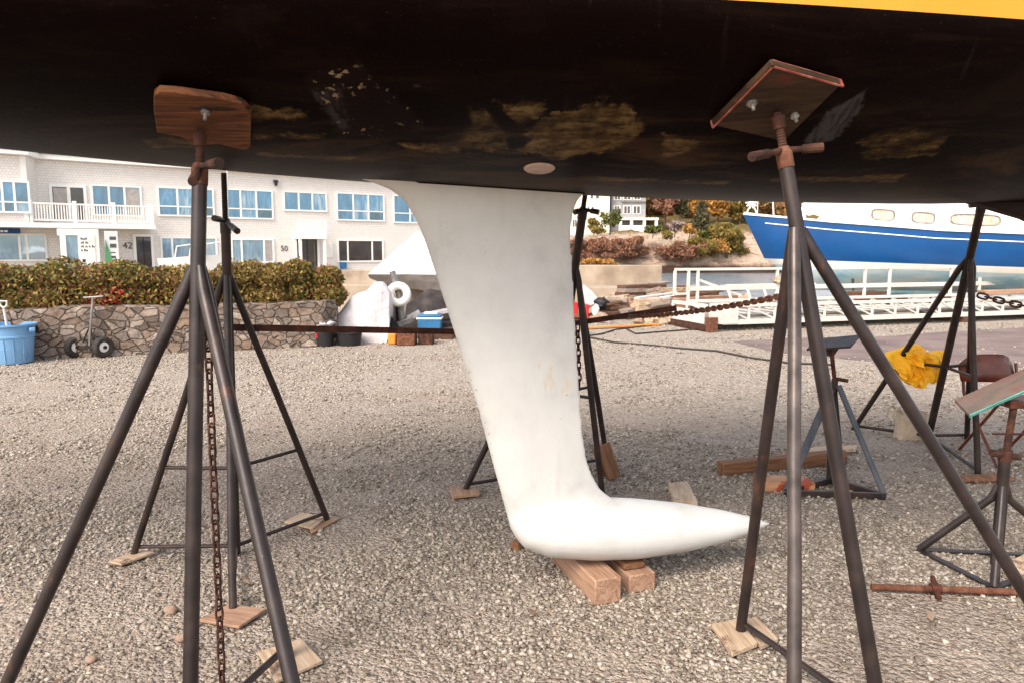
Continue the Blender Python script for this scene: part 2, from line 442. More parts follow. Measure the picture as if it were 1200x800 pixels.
class MB:
    def __init__(s):
        s.v, s.f = [], []

    def add(s, vs, fs):
        o = len(s.v)
        s.v += [V(p) for p in vs]
        s.f += [[i + o for i in f] for f in fs]
        return s

    def box(s, c, size, mat=None):
        x, y, z = [k / 2 for k in size]
        m = mat or Matrix.Identity(3)
        c = V(c)
        pts = [c + m @ V(p) for p in ((-x, -y, -z), (x, -y, -z), (x, y, -z), (-x, y, -z), (-x, -y, z), (x, -y, z), (x, y, z), (-x, y, z))]
        return s.add(pts, [(0, 3, 2, 1), (4, 5, 6, 7), (0, 1, 5, 4), (1, 2, 6, 5), (2, 3, 7, 6), (3, 0, 4, 7)])

    def bx(s, x0, x1, y0, y1, z0, z1):
        return s.box(((x0 + x1) / 2, (y0 + y1) / 2, (z0 + z1) / 2), (abs(x1 - x0), abs(y1 - y0), abs(z1 - z0)))

    def beam(s, a, b, w, h, up=ZUP):
        a, b = V(a), V(b)
        d = (b - a).normalized()
        side = d.cross(up)
        if side.length < 1e-4:
            side = d.cross(V((1, 0, 0)))
        side.normalize()
        u = side.cross(d).normalized()
        m = Matrix((d, side, u)).transposed()
        return s.box((a + b) / 2, ((b - a).length, w, h), m)

    def tube(s, pts, r, n=10, cap=True):
        pts = [V(p) for p in pts]
        rs = r if isinstance(r, (list, tuple)) else [r] * len(pts)
        o = len(s.v)
        d0 = (pts[1] - pts[0]).normalized()
        ref = V((0, 0, 1)) if abs(d0.z) < 0.9 else V((1, 0, 0))
        x = d0.cross(ref).normalized()
        for i, p in enumerate(pts):
            if i == 0:
                d = d0
            elif i == len(pts) - 1:
                d = (pts[i] - pts[i - 1]).normalized()
            else:
                d = ((pts[i] - pts[i - 1]).normalized() + (pts[i + 1] - pts[i]).normalized()).normalized()
            x = (x - d * x.dot(d)).normalized()
            y = d.cross(x)
            for k in range(n):
                a = 2 * math.pi * k / n
                s.v.append(p + (x * math.cos(a) + y * math.sin(a)) * rs[i])
        for i in range(len(pts) - 1):
            for k in range(n):
                s.f.append([o + i * n + k, o + i * n + (k + 1) % n, o + (i + 1) * n + (k + 1) % n, o + (i + 1) * n + k])
        if cap:
            s.f.append([o + k for k in range(n)][::-1])
            e = o + (len(pts) - 1) * n
            s.f.append([e + k for k in range(n)])
        return s

    def lathe(s, prof, c, mat=None, n=20):
        m = mat or Matrix.Identity(3)
        c = V(c)
        o = len(s.v)
        for (r, z) in prof:
            for k in range(n):
                a = 2 * math.pi * k / n
                s.v.append(c + m @ V((r * math.cos(a), r * math.sin(a), z)))
        for i in range(len(prof) - 1):
            for k in range(n):
                s.f.append([o + i * n + k, o + i * n + (k + 1) % n, o + (i + 1) * n + (k + 1) % n, o + (i + 1) * n + k])
        return s

    def prism(s, poly, off):
        poly = [V(p) for p in poly]
        off = V(off)
        k = len(poly)
        o = len(s.v)
        s.v += poly + [p + off for p in poly]
        s.f.append([o + i for i in range(k)][::-1])
        s.f.append([o + k + i for i in range(k)])
        for i in range(k):
            j = (i + 1) % k
            s.f.append([o + i, o + j, o + k + j, o + k + i])
        return s

    def torus(s, c, R1, r, mat=None, n=28, m=12, sq=1.0):
        mt = mat or Matrix.Identity(3)
        c = V(c)
        o = len(s.v)
        for i in range(n):
            a = 2 * math.pi * i / n
            for j in range(m):
                b = 2 * math.pi * j / m
                rr = R1 + r * math.cos(b)
                s.v.append(c + mt @ V((rr * math.cos(a), rr * math.sin(a), r * sq * math.sin(b))))
        for i in range(n):
            for j in range(m):
                s.f.append([o + i * m + j, o + ((i + 1) % n) * m + j, o + ((i + 1) % n) * m + (j + 1) % m, o + i * m + (j + 1) % m])
        return s

    def grid(s, rows):
        o = len(s.v)
        w = len(rows[0])
        for r in rows:
            s.v += [V(p) for p in r]
        for i in range(len(rows) - 1):
            for j in range(w - 1):
                s.f.append([o + i * w + j, o + i * w + j + 1, o + (i + 1) * w + j + 1, o + (i + 1) * w + j])
        return s

    def build(s, name, mat, parent=None, loc=None, local=False, bevel=0.0, smooth=35, mats=None, seg=2):
        """Link what was collected as ONE mesh object (world coordinates in, unless local)."""
        if parent is not None:
            org = ORIG[parent.name]
        elif loc is not None:
            org = V(loc)
        else:
            xs = [p.x for p in s.v]; ys = [p.y for p in s.v]
            org = V(((min(xs) + max(xs)) / 2, (min(ys) + max(ys)) / 2, min(p.z for p in s.v)))
        me = bpy.data.meshes.new(name)
        me.from_pydata([tuple(p if local else p - org) for p in s.v], [], s.f)
        me.validate()
        me.update()
        me.materials.append(mat)
        o = bpy.data.objects.new(name, me)
        COL.objects.link(o)
        if parent is not None:
            o.parent = parent
        else:
            o.location = org
        ORIG[o.name] = org
        if bevel:
            b = o.modifiers.new('bevel', 'BEVEL')
            b.width = bevel; b.segments = seg; b.limit_method = 'ANGLE'; b.angle_limit = R(40)
        if smooth:
            me.shade_smooth()
            me.set_sharp_from_angle(angle=R(smooth))
        return o


def empty(name, loc, rz=0.0):
    o = bpy.data.objects.new(name, None)
    o.empty_display_size = 0.2
    o.location = loc
    o.rotation_euler = (0, 0, rz)
    COL.objects.link(o)
    ORIG[o.name] = V(loc)
    return o


def tag(o, label=None, cat=None, group=None, kind=None):
    if label: o['label'] = label
    if cat: o['category'] = cat
    if group: o['group'] = group
    if kind: o['kind'] = kind
    return o


def lumpy(o, amp, freq, seed=0.0):
    me = o.data
    for v in me.vertices:
        n = mnoise.noise_vector(V(v.co) * freq + V((seed, seed * 1.7, seed * 0.3)))
        v.co += n * amp
    me.update()


def framed(p0, xdir, up=ZUP):
    x = V(xdir).normalized()
    z = V(up)
    y = z.cross(x).normalized()
    z = x.cross(y)
    m = Matrix((x, y, z)).transposed().to_4x4()
    m.translation = V(p0)
    return m


def timber(name, label, cat, a, b, w, h, mat, group=None, up=ZUP, bevel=0.006, jag=0.0, parent=None):
    """A squared piece of wood from a to b (centre line), its own mesh along local X."""
    a, b = V(a), V(b)
    L = (b - a).length
    m = framed((a + b) / 2, b - a, up)
    mb = MB().box((0, 0, 0), (L, w, h))
    o = mb.build(name, mat, loc=(0, 0, 0), local=True, bevel=bevel)
    if jag:
        for v in o.data.vertices:
            v.co += V((random.uniform(-jag, jag), random.uniform(-jag, jag) * 0.4, random.uniform(-jag, jag) * 0.3))
    o.matrix_world = m
    if label:
        tag(o, label, cat, group)
    return o


def plank_px(name, label, cat, corners, th, mat, z0=0.012, group=None, bevel=0.003):
    """A flat board lying on the ground; corners are picked on its top face."""
    top = [G(x, y, z0 + th) for x, y in corners]
    ctr = sum(top, V()) / len(top)
    m = framed(V((ctr.x, ctr.y, z0)), (top[1] - top[0]) * V((1, 1, 0)))
    inv = m.inverted()
    mb = MB().prism([inv @ (p - V((0, 0, th))) for p in top], (0, 0, th))
    o = mb.build(name, mat, loc=(0, 0, 0), local=True, bevel=bevel)
    o.matrix_world = m
    tag(o, label, cat, group)
    return o


def leaves(name, mat, blobs, size, parent=None, loc=None, flat=0.0, shell=0.55):
    """Foliage: many small leaf faces spread through overlapping ellipsoids. blobs: (centre, radii, count)."""
    C, = [[]]
    for (c, r, n) in blobs:
        d = rng.normal(size=(n, 3))
        d /= np.linalg.norm(d, axis=1)[:, None] + 1e-9
        rad = (shell + (1 - shell) * rng.random(n)) ** 0.7
        k = rng.random(n) < 0.25
        rad[k] *= rng.random(k.sum()) ** 0.5
        k2 = rng.random(n) < 0.12
        rad[k2] *= 1.0 + 0.18 * rng.random(k2.sum())
        C.append(np.array(c)[None] + d * rad[:, None] * np.array(r)[None])
    C = np.concatenate(C)
    n = len(C)
    a = rng.normal(size=(n, 3)); a /= np.linalg.norm(a, axis=1)[:, None]
    b = rng.normal(size=(n, 3)); b -= a * (a * b).sum(1)[:, None]; b /= np.linalg.norm(b, axis=1)[:, None]
    L = size * (0.6 + 0.8 * rng.random(n))[:, None]
    Wd = L * 0.5
    nn = np.cross(a, b)
    v = np.stack([C - a * L, C + b * Wd + nn * L * 0.15, C + a * L, C - b * Wd + nn * L * 0.15], 1).reshape(-1, 3)
    org = ORIG[parent.name] if parent is not None else V(loc if loc is not None else C.mean(0))
    v = v - np.array(org)[None]
    o = fastmesh(name, v, np.arange(4 * n).reshape(-1, 4), mat)
    if parent is not None:
        o.parent = parent
    else:
        o.location = org
    ORIG[o.name] = V(org)
    return o


def fastmesh(name, v, quads, mat):
    me = bpy.data.meshes.new(name)
    nq = len(quads)
    me.vertices.add(len(v)); me.vertices.foreach_set('co', np.ascontiguousarray(v, np.float32).ravel())
    me.loops.add(nq * 4); me.loops.foreach_set('vertex_index', np.ascontiguousarray(quads, np.int32).ravel())
    me.polygons.add(nq)
    me.polygons.foreach_set('loop_start', np.arange(0, nq * 4, 4, dtype=np.int32))
    try:
        me.polygons.foreach_set('loop_total', np.full(nq, 4, np.int32))
    except Exception:
        pass
    me.update(calc_edges=True)
    me.validate()
    me.materials.append(mat)
    o = bpy.data.objects.new(name, me)
    COL.objects.link(o)
    return o


def chain(name, label, p0, p1, sag, link, wire, mat, n_pts=60, group=None, hang=None):
    p0, p1 = V(p0), V(p1)
    pts = []
    for i in range(n_pts + 1):
        t = i / n_pts
        p = p0.lerp(p1, t)
        p.z -= sag * 4 * t * (1 - t)
        pts.append(p)
    length = sum((pts[i + 1] - pts[i]).length for i in range(n_pts))
    nl = max(2, int(length / link))
    mb = MB()

    def at(t):
        f = min(max(t, 0), 1) * n_pts
        i = min(int(f), n_pts - 1)
        return pts[i].lerp(pts[i + 1], f - i)
    for k in range(nl):
        a, b = at(k / nl), at((k + 1) / nl)
        d = (b - a).normalized()
        side = d.cross(V((0.3, 0.8, 0.1)))
        side.normalize()
        if k % 2:
            side = d.cross(side)
        side = (side + V((random.uniform(-.25, .25), random.uniform(-.25, .25), random.uniform(-.25, .25)))).normalized()
        side = (side - d * side.dot(d)).normalized()
        c = (a + b) / 2
        hl, hw = link * 0.68, link * 0.34
        ring = []
        for j in range(12):
            an = 2 * math.pi * j / 12
            ca, sa = math.cos(an), math.sin(an)
            x = (hl - hw) * (1 if ca >= 0 else -1) * (abs(ca) > 0.2) + hw * ca
            ring.append(c + d * x + side * hw * sa)
        nn = d.cross(side)
        o = len(mb.v)
        for j in range(12):
            tg = (ring[(j + 1) % 12] - ring[j - 1]).normalized()
            ou = tg.cross(nn).normalized()
            for q in range(6):
                an = 2 * math.pi * q / 6
                mb.v.append(ring[j] + (ou * math.cos(an) + nn * math.sin(an)) * wire)
        for j in range(12):
            for q in range(6):
                mb.f.append([o + j * 6 + q, o + ((j + 1) % 12) * 6 + q, o + ((j + 1) % 12) * 6 + (q + 1) % 6, o + j * 6 + (q + 1) % 6])
    o = mb.build(name, mat, smooth=60)
    tag(o, label, 'chain', group)
    return o
# ------------------------------------------------------------------ setting: ground, water
def sheet(name, pts, z, mat, kind='structure', sub=0):
    mb = MB().add([V((p[0], p[1], z)) for p in pts], [list(range(len(pts)))])
    o = mb.build(name, mat, loc=(0, 0, 0), smooth=0)
    return tag(o, kind=kind)


QY = 23.0   # edge of the quay
tag(MB().add([V(p) for p in ((-220, -60, 0), (70, -60, 0), (70, QY, 0), (2.0, QY, 0), (2.0, 420, 0), (-220, 420, 0))], [[0, 1, 2, 3, 4, 5]])
    .build('ground', M['gravel'], loc=(0, 0, 0), smooth=0), kind='structure')
mb = MB().bx(2.0, 70, QY, QY + 0.4, -4, -0.004).bx(2.0, 2.4, QY + 0.4, 420, -4, -0.004)
tag(mb.build('quay_wall', M['conc'], smooth=0),
    'long concrete quay face dropping from the gravel yard into the water', 'quay wall')
sheet('water', [(-600, QY - 30), (900, QY - 30), (900, 3000), (-600, 3000)], -2.3, M['water'])

strip = [(858, 400), (930, 396), (1040, 394), (1120, 388), (1230, 383), (1400, 378), (1420, 440), (1260, 434), (1150, 428), (1050, 426), (960, 418), (900, 411)]
sheet('dirt_track', [tuple(G(x, y)[:2]) for x, y in strip], 0.004, M['asphalt'])


STRIP = [tuple(G(x, y)[:2]) for x, y in strip]


def inpoly(x, y, poly):
    c = False
    j = len(poly) - 1
    for i in range(len(poly)):
        (xi, yi), (xj, yj) = poly[i], poly[j]
        if (yi > y) != (yj > y) and x < (xj - xi) * (y - yi) / (yj - yi) + xi:
            c = not c
        j = i
    return c


# crushed stone: single angular stones, dense near the camera, thinning with distance
def scatter():
    cs = []
    for (y0, y1, dens, sz) in ((1.2, 2.6, 3000, .0090), (2.6, 3.6, 2800, .0092), (3.6, 5.0, 2000, .0098), (5.0, 7.0, 1050, .0108), (7.0, 10.5, 420, .0125), (10.5, 15, 150, .015)):
        w0 = 0.80 * y1 + 0.5
        n = int(dens * (y1 - y0) * 2 * w0)
        x = (rng.random(n) * 2 - 1) * w0
        y = y0 + rng.random(n) * (y1 - y0)
        k = np.abs(x) < 0.78 * y + 0.5
        cs.append(np.stack([x[k], y[k], np.full(k.sum(), sz)], 1))
    c = np.concatenate(cs)
    # bare, trodden patches of fine soil
    keep = np.ones(len(c), bool)
    fld = np.array([mnoise.noise(V((a * 0.75, b * 1.05, 3.3))) + 0.5 * mnoise.noise(V((a * 2.3, b * 3.0, 1.3))) for a, b in c[:, :2]])
    p = np.clip((fld - 0.0) / 0.22, 0, 1) * 0.86
    keep &= rng.random(len(c)) > p
    for i, (a, b) in enumerate(c[:, :2]):
        if keep[i] and b > 6 and inpoly(a, b, STRIP):
            keep[i] = rng.random() < 0.12
    c = c[keep]
    n = len(c)
    base = np.array([(-1, -1, -1), (1, -1, -1), (1, 1, -1), (-1, 1, -1), (-1, -1, 1), (1, -1, 1), (1, 1, 1), (-1, 1, 1)], float)
    v = base[None] * (0.55 + 0.45 * rng.random((n, 8, 3)))
    s = c[:, 2] * (0.45 + 0.9 * rng.random(n) ** 1.5)
    sc = np.stack([s * 1.15, s * (0.65 + 0.3 * rng.random(n)), s * (0.4 + 0.35 * rng.random(n))], 1)
    v = v * sc[:, None, :]
    # random rotation: tilt then yaw
    ax_ = rng.normal(0, 0.38, n); ay = rng.normal(0, 0.38, n); az = rng.random(n) * 6.2832
    def rot(v, a, i, j):
        ca, sa = np.cos(a)[:, None], np.sin(a)[:, None]
        vi, vj = v[:, :, i].copy(), v[:, :, j].copy()
        v[:, :, i] = ca * vi - sa * vj
        v[:, :, j] = sa * vi + ca * vj
    rot(v, ax_, 1, 2); rot(v, ay, 0, 2); rot(v, az, 0, 1)
    v += np.stack([c[:, 0], c[:, 1], sc[:, 2] * 0.45], 1)[:, None, :]
    q = np.array([(0, 3, 2, 1), (4, 5, 6, 7), (0, 1, 5, 4), (1, 2, 6, 5), (2, 3, 7, 6), (3, 0, 4, 7)])
    quads = (q[None] + (np.arange(n) * 8)[:, None, None]).reshape(-1, 4)
    return fastmesh('gravel_stones', v.reshape(-1, 3), quads, M['stones'])


tag(scatter(), 'loose grey crushed stone covering the yard', 'gravel', kind='stuff')

# ------------------------------------------------------------------ the big black-bottomed sailboat
A0 = V((0, 3.13, 0))
AX = V((0.9806, 0.1961, 0))
PN = V((0.1961, -0.9806, 0))
ZW = 2.179
S_BOW, S_STERN = -4.42, 3.9


def zb(s):
    z = 1.712 + 0.0125 * (s - 1.63) ** 2
    if s > 2.6:
        z += 0.17 * (s - 2.6) ** 2
    return min(z, ZW - 0.001)


def hb(s):
    if s < 1.2:
        t = max(0.0, min(1.0, (1.2 - s) / (1.2 - S_BOW)))
        return 1.10 * (1 - t ** 2.3)
    t = (s - 1.2) / (S_STERN - 1.2)
    return 1.10 * (1 - 0.30 * t ** 2)


def zsec(s, d):
    b = hb(s)
    q = min(1.0, abs(d) / max(b, 1e-4))
    return ZW - (ZW - zb(s)) * (1 - q ** 2.1) ** (1 / 1.65)


def H(s, d, z):
    p = A0 + AX * s + PN * d
    p.z = z
    return p


def hit(px, py, t0=1.2, t1=6.0):
    d = ray(px, py)
    t = t0
    while t < t1:
        p = CAM + d * t
        r = p - A0
        s, dd = r.dot(AX), r.dot(PN)
        if S_BOW < s < S_STERN and abs(dd) < hb(s) and zsec(s, dd) <= p.z <= ZW + 0.02:
            break
        t += 0.004
    else:
        return None
    e = 1e-3
    fs = (zsec(s + e, dd) - zsec(s - e, dd)) / (2 * e)
    fd = (zsec(s, dd + e) - zsec(s, dd - e)) / (2 * e)
    n = (AX * fs + PN * fd + V((0, 0, -1))).normalized()
    return p, n, s, dd


boat = empty('sailboat', (A0.x, A0.y, 0))
tag(boat, 'large sailboat with black bottom and white bulb keel propped on tall stands overhead', 'sailboat')
rows = []
NS = 130
for i in range(NS + 1):
    s_ = S_BOW + (S_STERN - S_BOW) * i / NS
    b = hb(s_)
    row = []
    for j in range(121):
        q = math.sin((j / 60 - 1) * math.pi / 2)
        row.append(H(s_, q * b, zsec(s_, q * b)))
    rows.append(row)
mb = MB().grid(rows)
mb.add(rows[-1], [list(range(121))])
hull = mb.build('hull', M['hull'], boat, smooth=50)
rows2 = []
for side in (1, -1):
    rr = []
    for i in range(NS + 1):
        s_ = S_BOW + (S_STERN - S_BOW) * i / NS
        t = i / NS
        row = []
        for k in range(7):
            h_ = k / 6
            over = -0.75 * (1 - t) ** 3 * h_
            fl = hb(s_) + (0.10 * h_ ** 0.7 + 0.10 * (1 - t) * h_) * min(1, t * 8 + 0.02)
            row.append(H(s_ + over, side * fl, ZW + h_ * (0.80 + 0.22 * (1 - t) ** 2)))
        rr.append(row)
    rows2.append(rr)
mb = MB()
for rr in rows2:
    mb.grid(rr)
tr = [rows2[0][-1][k] for k in range(7)] + [rows2[1][-1][k] for k in range(6, -1, -1)]
mb.add(tr, [list(range(14))])
mb.build('topsides', M['topsides'], boat, smooth=50)
mb = MB().grid([[rr[i][-1] for i in range(NS + 1)] for rr in rows2])
mb.build('deck', M['deck'], boat, smooth=0)

# keel fin and bulb, one casting
def KP(px, py):
    p = onplane(px, py, A0, PN)
    return (p - A0).dot(AX), p.z


def curve(pts):
    a = sorted([KP(x, y)[::-1] for x, y in pts])
    return np.array([p[0] for p in a]), np.array([p[1] for p in a])


LEz, LEs = curve([(404, 206), (425, 211), (452, 219), (474, 236), (489, 262), (498, 285), (510, 322), (535, 400), (560, 480), (579, 550), (592, 598), (598, 620)])
TEz, TEs = curve([(690, 222), (679, 234), (672, 248), (669, 270), (670, 300), (673, 350), (677, 420), (682, 500), (689, 545), (703, 572), (724, 588), (745, 600)])
zs = np.concatenate([np.linspace(LEz[0], 1.3, 26), np.linspace(1.33, 1.79, 18)])
mb = MB()
NP = 26
for z in zs:
    le = float(np.interp(z, LEz, LEs)); te = float(np.interp(z, TEz, TEs)); c = te - le
    th = 0.115
    for k in range(NP):
        a = 2 * math.pi * k / NP
        x = 0.5 * (1 + math.cos(a))
        yt = 5 * th * (0.2969 * math.sqrt(x) - 0.126 * x - 0.3516 * x * x + 0.2843 * x ** 3 - 0.1015 * x ** 4) + 0.009 * x
        yt = yt if math.sin(a) >= 0 else -yt
        p = A0 + AX * (le + c * x) + PN * yt
        p.z = float(z)
        mb.v.append(p)
nz_ = len(zs)
for i in range(nz_ - 1):
    for k in range(NP):
        mb.f.append([i * NP + k, i * NP + (k + 1) % NP, (i + 1) * NP + (k + 1) % NP, (i + 1) * NP + k])
mb.f.append(list(range(NP))[::-1]); mb.f.append([(nz_ - 1) * NP + k for k in range(NP)])
top = [(597, 606), (603, 596), (620, 588), (650, 584), (690, 583), (745, 585), (800, 590), (850, 598), (885, 606), (903, 612)]
bot = [(597, 612), (602, 626), (612, 639), (640, 649.5), (690, 653), (740, 651.5), (800, 643.5), (850, 632), (885, 621), (903, 614)]
T_ = sorted(KP(*p) for p in top); B_ = sorted(KP(*p) for p in bot)
s0, s1 = T_[0][0], T_[-1][0]
BOT_Z = min(p[1] for p in B_)
o0 = len(mb.v); NB = 24; NSB = 44
for i in range(NSB + 1):
    u = i / NSB
    s_ = s0 + (s1 - s0) * (u ** 1.5)
    zt = float(np.interp(s_, [p[0] for p in T_], [p[1] for p in T_])); zo = float(np.interp(s_, [p[0] for p in B_], [p[1] for p in B_]))
    zc, a_ = (zt + zo) / 2, max(0.004, (zt - zo) / 2)
    for k in range(NB):
        an = 2 * math.pi * k / NB
        p = A0 + AX * s_ + PN * (a_ * 1.12 * math.cos(an))
        p.z = zc + a_ * math.sin(an)
        mb.v.append(p)
for i in range(NSB):
    for k in range(NB):
        mb.f.append([o0 + i * NB + k, o0 + i * NB + (k + 1) % NB, o0 + (i + 1) * NB + (k + 1) % NB, o0 + (i + 1) * NB + k])
mb.f.append([o0 + k for k in range(NB)][::-1]); mb.f.append([o0 + NSB * NB + k for k in range(NB)])
keel = mb.build('keel', M['keel'], boat, smooth=0)
rm = keel.modifiers.new('remesh', 'REMESH'); rm.mode = 'VOXEL'; rm.voxel_size = 0.0085; rm.use_smooth_shade = True
sm = keel.modifiers.new('smooth', 'SMOOTH'); sm.factor = 0.5; sm.iterations = 14
keel['label'] = 'white fin keel ending in a torpedo bulb'

# sealant seam where the fin meets the hull
zr_ = 1.735
le, te = float(np.interp(zr_, LEz, LEs)), float(np.interp(zr_, TEz, TEs))
for sd in (1, -1):
    pts_ = []
    for i in range(25):
        x = 0.02 + 0.97 * i / 24
        s_ = le + (te - le) * x
        yt = 5 * 0.115 * (0.2969 * math.sqrt(x) - 0.126 * x - 0.3516 * x * x + 0.2843 * x ** 3 - 0.1015 * x ** 4) + 0.009 * x + 0.002
        pts_.append(H(s_, sd * yt, zsec(s_, yt) - 0.001))
    MB().tube(pts_, 0.0045, 6).build('seam', M['hull_dark'], boat)
# skeg right aft
sk = [onplane(x, y, A0, PN) for x, y in ((1112, 231), (1200, 257), (1275, 292), (1300, 300), (1330, 225), (1200, 215))]
MB().prism([p + PN * 0.04 for p in sk], -PN * 0.08).build('skeg', M['hull_dark'], boat, bevel=0.01)

# thin worn paint areas and the through-hull fitting on the bottom
# worn and repainted areas: they sit in the hull's own coating, each where the photo shows it
hn_ = h
sp = hn_.n('SeparateXYZ'); hn_.put(sp.inputs[0], hn_.tc.outputs['Object'])
S_ = hn_.math('ADD', hn_.math('MULTIPLY', sp.outputs[0], 0.9806), hn_.math('MULTIPLY', sp.outputs[1], 0.1961))
D_ = hn_.math('SUBTRACT', hn_.math('MULTIPLY', sp.outputs[0], 0.1961), hn_.math('MULTIPLY', sp.outputs[1], 0.9806))
wob_ = hn_.math('SUBTRACT', hn_.noise(hn_.coord((1, 1, 1)), 6.5, 9, 0.68, 0.5), 0.5)
wfine = hn_.math('SUBTRACT', hn_.noise(hn_.coord((1, 1, 1)), 40, 6, 0.7), 0.5)


def area(poly, amp=0.16, soft=0.03):
    """mask of a convex area on the bottom, given by its outline, with a worn edge"""
    pts = []
    for x, y in poly:
        q = hit(x, y)
        if q is None:
            return None
        pts.append((q[2], q[3]))
    ar = sum(pts[i][0] * pts[(i + 1) % len(pts)][1] - pts[(i + 1) % len(pts)][0] * pts[i][1] for i in range(len(pts)))
    if ar < 0:
        pts.reverse()
    v = None
    for i in range(len(pts)):
        (xa, ya), (xb, yb) = pts[i], pts[(i + 1) % len(pts)]
        L_ = math.hypot(xb - xa, yb - ya)
        if L_ < 1e-4:
            continue
        nx, ny = -(yb - ya) / L_, (xb - xa) / L_
        e_ = hn_.math('ADD', hn_.math('ADD', hn_.math('MULTIPLY', S_, nx), hn_.math('MULTIPLY', D_, ny)), -(nx * xa + ny * ya))
        v = e_ if v is None else hn_.math('MINIMUM', v, e_)
    v = hn_.math('ADD', v, hn_.math('ADD', hn_.math('MULTIPLY', wob_, amp), hn_.math('MULTIPLY', wfine, 0.06)))
    return hn_.step(v, 0.0, soft)


tot = None
for pl_, k_ in (([(294, 122), (368, 127), (370, 142), (294, 139)], .7), ([(296, 155), (378, 158), (384, 166), (296, 164)], .6),
                ([(455, 165), (520, 168), (590, 186), (480, 177)], .8), ([(570, 114), (646, 114), (622, 148), (604, 148)], 1.0),
                ([(650, 134), (700, 118), (748, 124), (764, 150), (720, 178), (650, 188), (606, 178), (612, 150)], .95),
                ([(546, 122), (575, 126), (606, 165), (580, 182), (530, 172)], .4), ([(770, 150), (804, 158), (822, 165), (812, 180), (770, 190)], .7),
                ([(160, 162), (200, 160), (260, 174), (180, 174)], .5), ([(1000, 165), (1060, 150), (1120, 155), (1100, 182), (1010, 190)], .4),
                ([(300, 178), (420, 184), (410, 189), (305, 184)], .5), ([(690, 206), (860, 212), (850, 217), (700, 213)], .6), ([(900, 206), (1060, 204), (1050, 214), (905, 214)], .6)):
    m_ = area(pl_)
    if m_ is None:
        continue
    m_ = hn_.math('MULTIPLY', m_, k_)
    tot = m_ if tot is None else hn_.math('MAXIMUM', tot, m_)
fine = hn_.step(hn_.noise(hn_.coord((1, 1, 1.6)), 30, 7, 0.72), 0.36, 0.60)
broad = hn_.step(hn_.noise(hn_.coord((0.5, 1.2, 1)), 5, 7, 0.7, 0.6), 0.34, 0.60)
scr = hn_.step(hn_.noise(hn_.coord((2.5, 14, 14)), 2.2, 5, 0.6), 0.36, 0.58)
olive = hn_.ramp(hn_.noise(hn_.coord(), 12, 6, 0.65), [S(58, 43, 25), S(92, 72, 43), S(116, 96, 64)], 0.33, 0.66)
base_ = hn_.b.inputs['Base Color'].links[0].from_socket
mk_ = hn_.math('MULTIPLY', tot, hn_.math('ADD', 0.10, hn_.math('MULTIPLY', hn_.math('MULTIPLY', hn_.math('ADD', 0.25, fine), hn_.math('ADD', 0.35, scr)), hn_.math('ADD', 0.3, hn_.math('MULTIPLY', broad, 1.2)))))
col_ = hn_.mix(hn_.math('MINIMUM', mk_, 0.92), base_, olive)
stre = hn_.noise(hn_.coord((16, 3, 3)), 3.0, 5, 0.6, 0.5)
for pl_, k_ in (([(360, 105), (402, 98), (415, 150), (397, 157)], .75), ([(966, 130), (1020, 98), (1012, 126), (985, 160), (958, 174), (934, 168)], .75), ([(470, 101), (490, 97), (506, 100), (490, 104)], .6)):
    m_ = area(pl_, 0.04, 0.02)
    gm_ = hn_.math('MULTIPLY', m_, hn_.math('MULTIPLY', hn_.step(stre, 0.30, 0.60), k_))
    col_ = hn_.mix(gm_, col_, S(72, 70, 72))
m_ = area([(350, 84), (455, 65), (488, 130), (520, 152), (470, 163), (396, 160)], 0.03, 0.012)
col_ = hn_.mix(hn_.math('MULTIPLY', m_, 0.5), col_, S(30, 21, 21))
spk = hn_.step(hn_.noise(hn_.coord(), 46, 3, 0.5), 0.60, 0.66)
blk = hn_.step(hn_.noise(hn_.coord(), 5, 3, 0.5), 0.46, 0.58)
col_ = hn_.mix(hn_.math('MULTIPLY', hn_.math('MULTIPLY', m_, spk), hn_.math('MULTIPLY', blk, 0.8)), col_, S(140, 120, 92))
hn_.put(hn_.b.inputs['Base Color'], col_)
q = hit(632, 197)
if q:
    fm = q[1].to_track_quat('Z', 'Y').to_matrix()
    MB().lathe([(0.0, 0.009), (0.05, 0.008), (0.056, 0.003), (0.057, -0.02)], q[0], fm, 28).build('hull_fitting', M['fitting'], boat)
# marks on the keel: a yellowed scrape, chips down the leading edge
kn = KEEL_NT
sp = kn.n('SeparateXYZ'); kn.put(sp.inputs[0], kn.tc.outputs['Object'])
S_ = kn.math('ADD', kn.math('MULTIPLY', sp.outputs[0], 0.9806), kn.math('MULTIPLY', sp.outputs[1], 0.1961))
Z_ = sp.outputs[2]
ks, kz = KP(641, 442)
e_ = kn.math('ADD', kn.math('POWER', kn.math('DIVIDE', kn.math('SUBTRACT', S_, ks), 0.14), 2.0), kn.math('POWER', kn.math('DIVIDE', kn.math('SUBTRACT', Z_, kz), 0.10), 2.0))
st_ = kn.math('MULTIPLY', kn.step(e_, 1.0, 0.2), kn.step(kn.noise(kn.coord((1, 1, 0.5)), 26, 6, 0.7), 0.52, 0.66))
kc = kn.mix(kn.math('MULTIPLY', st_, 0.6), KEEL_C, S(206, 176, 122))
(sa, za), (sb, zb__) = KP(516, 340), KP(585, 570)
le_ = kn.math('ADD', sa, kn.math('MULTIPLY', kn.math('SUBTRACT', Z_, za), (sb - sa) / (zb__ - za)))
nr = kn.math('MULTIPLY', kn.step(kn.math('ABSOLUTE', kn.math('SUBTRACT', kn.math('SUBTRACT', S_, le_), 0.016)), 0.022, 0.006), kn.math('MULTIPLY', kn.step(Z_, 1.22, 1.05), kn.step(Z_, 0.55, 0.7)))
ch = kn.math('MULTIPLY', nr, kn.step(kn.noise(kn.coord((1, 1, 0.8)), 46, 5, 0.7), 0.59, 0.63))
kc = kn.mix(kn.math('MULTIPLY', ch, 0.8), kc, S(150, 112, 80))
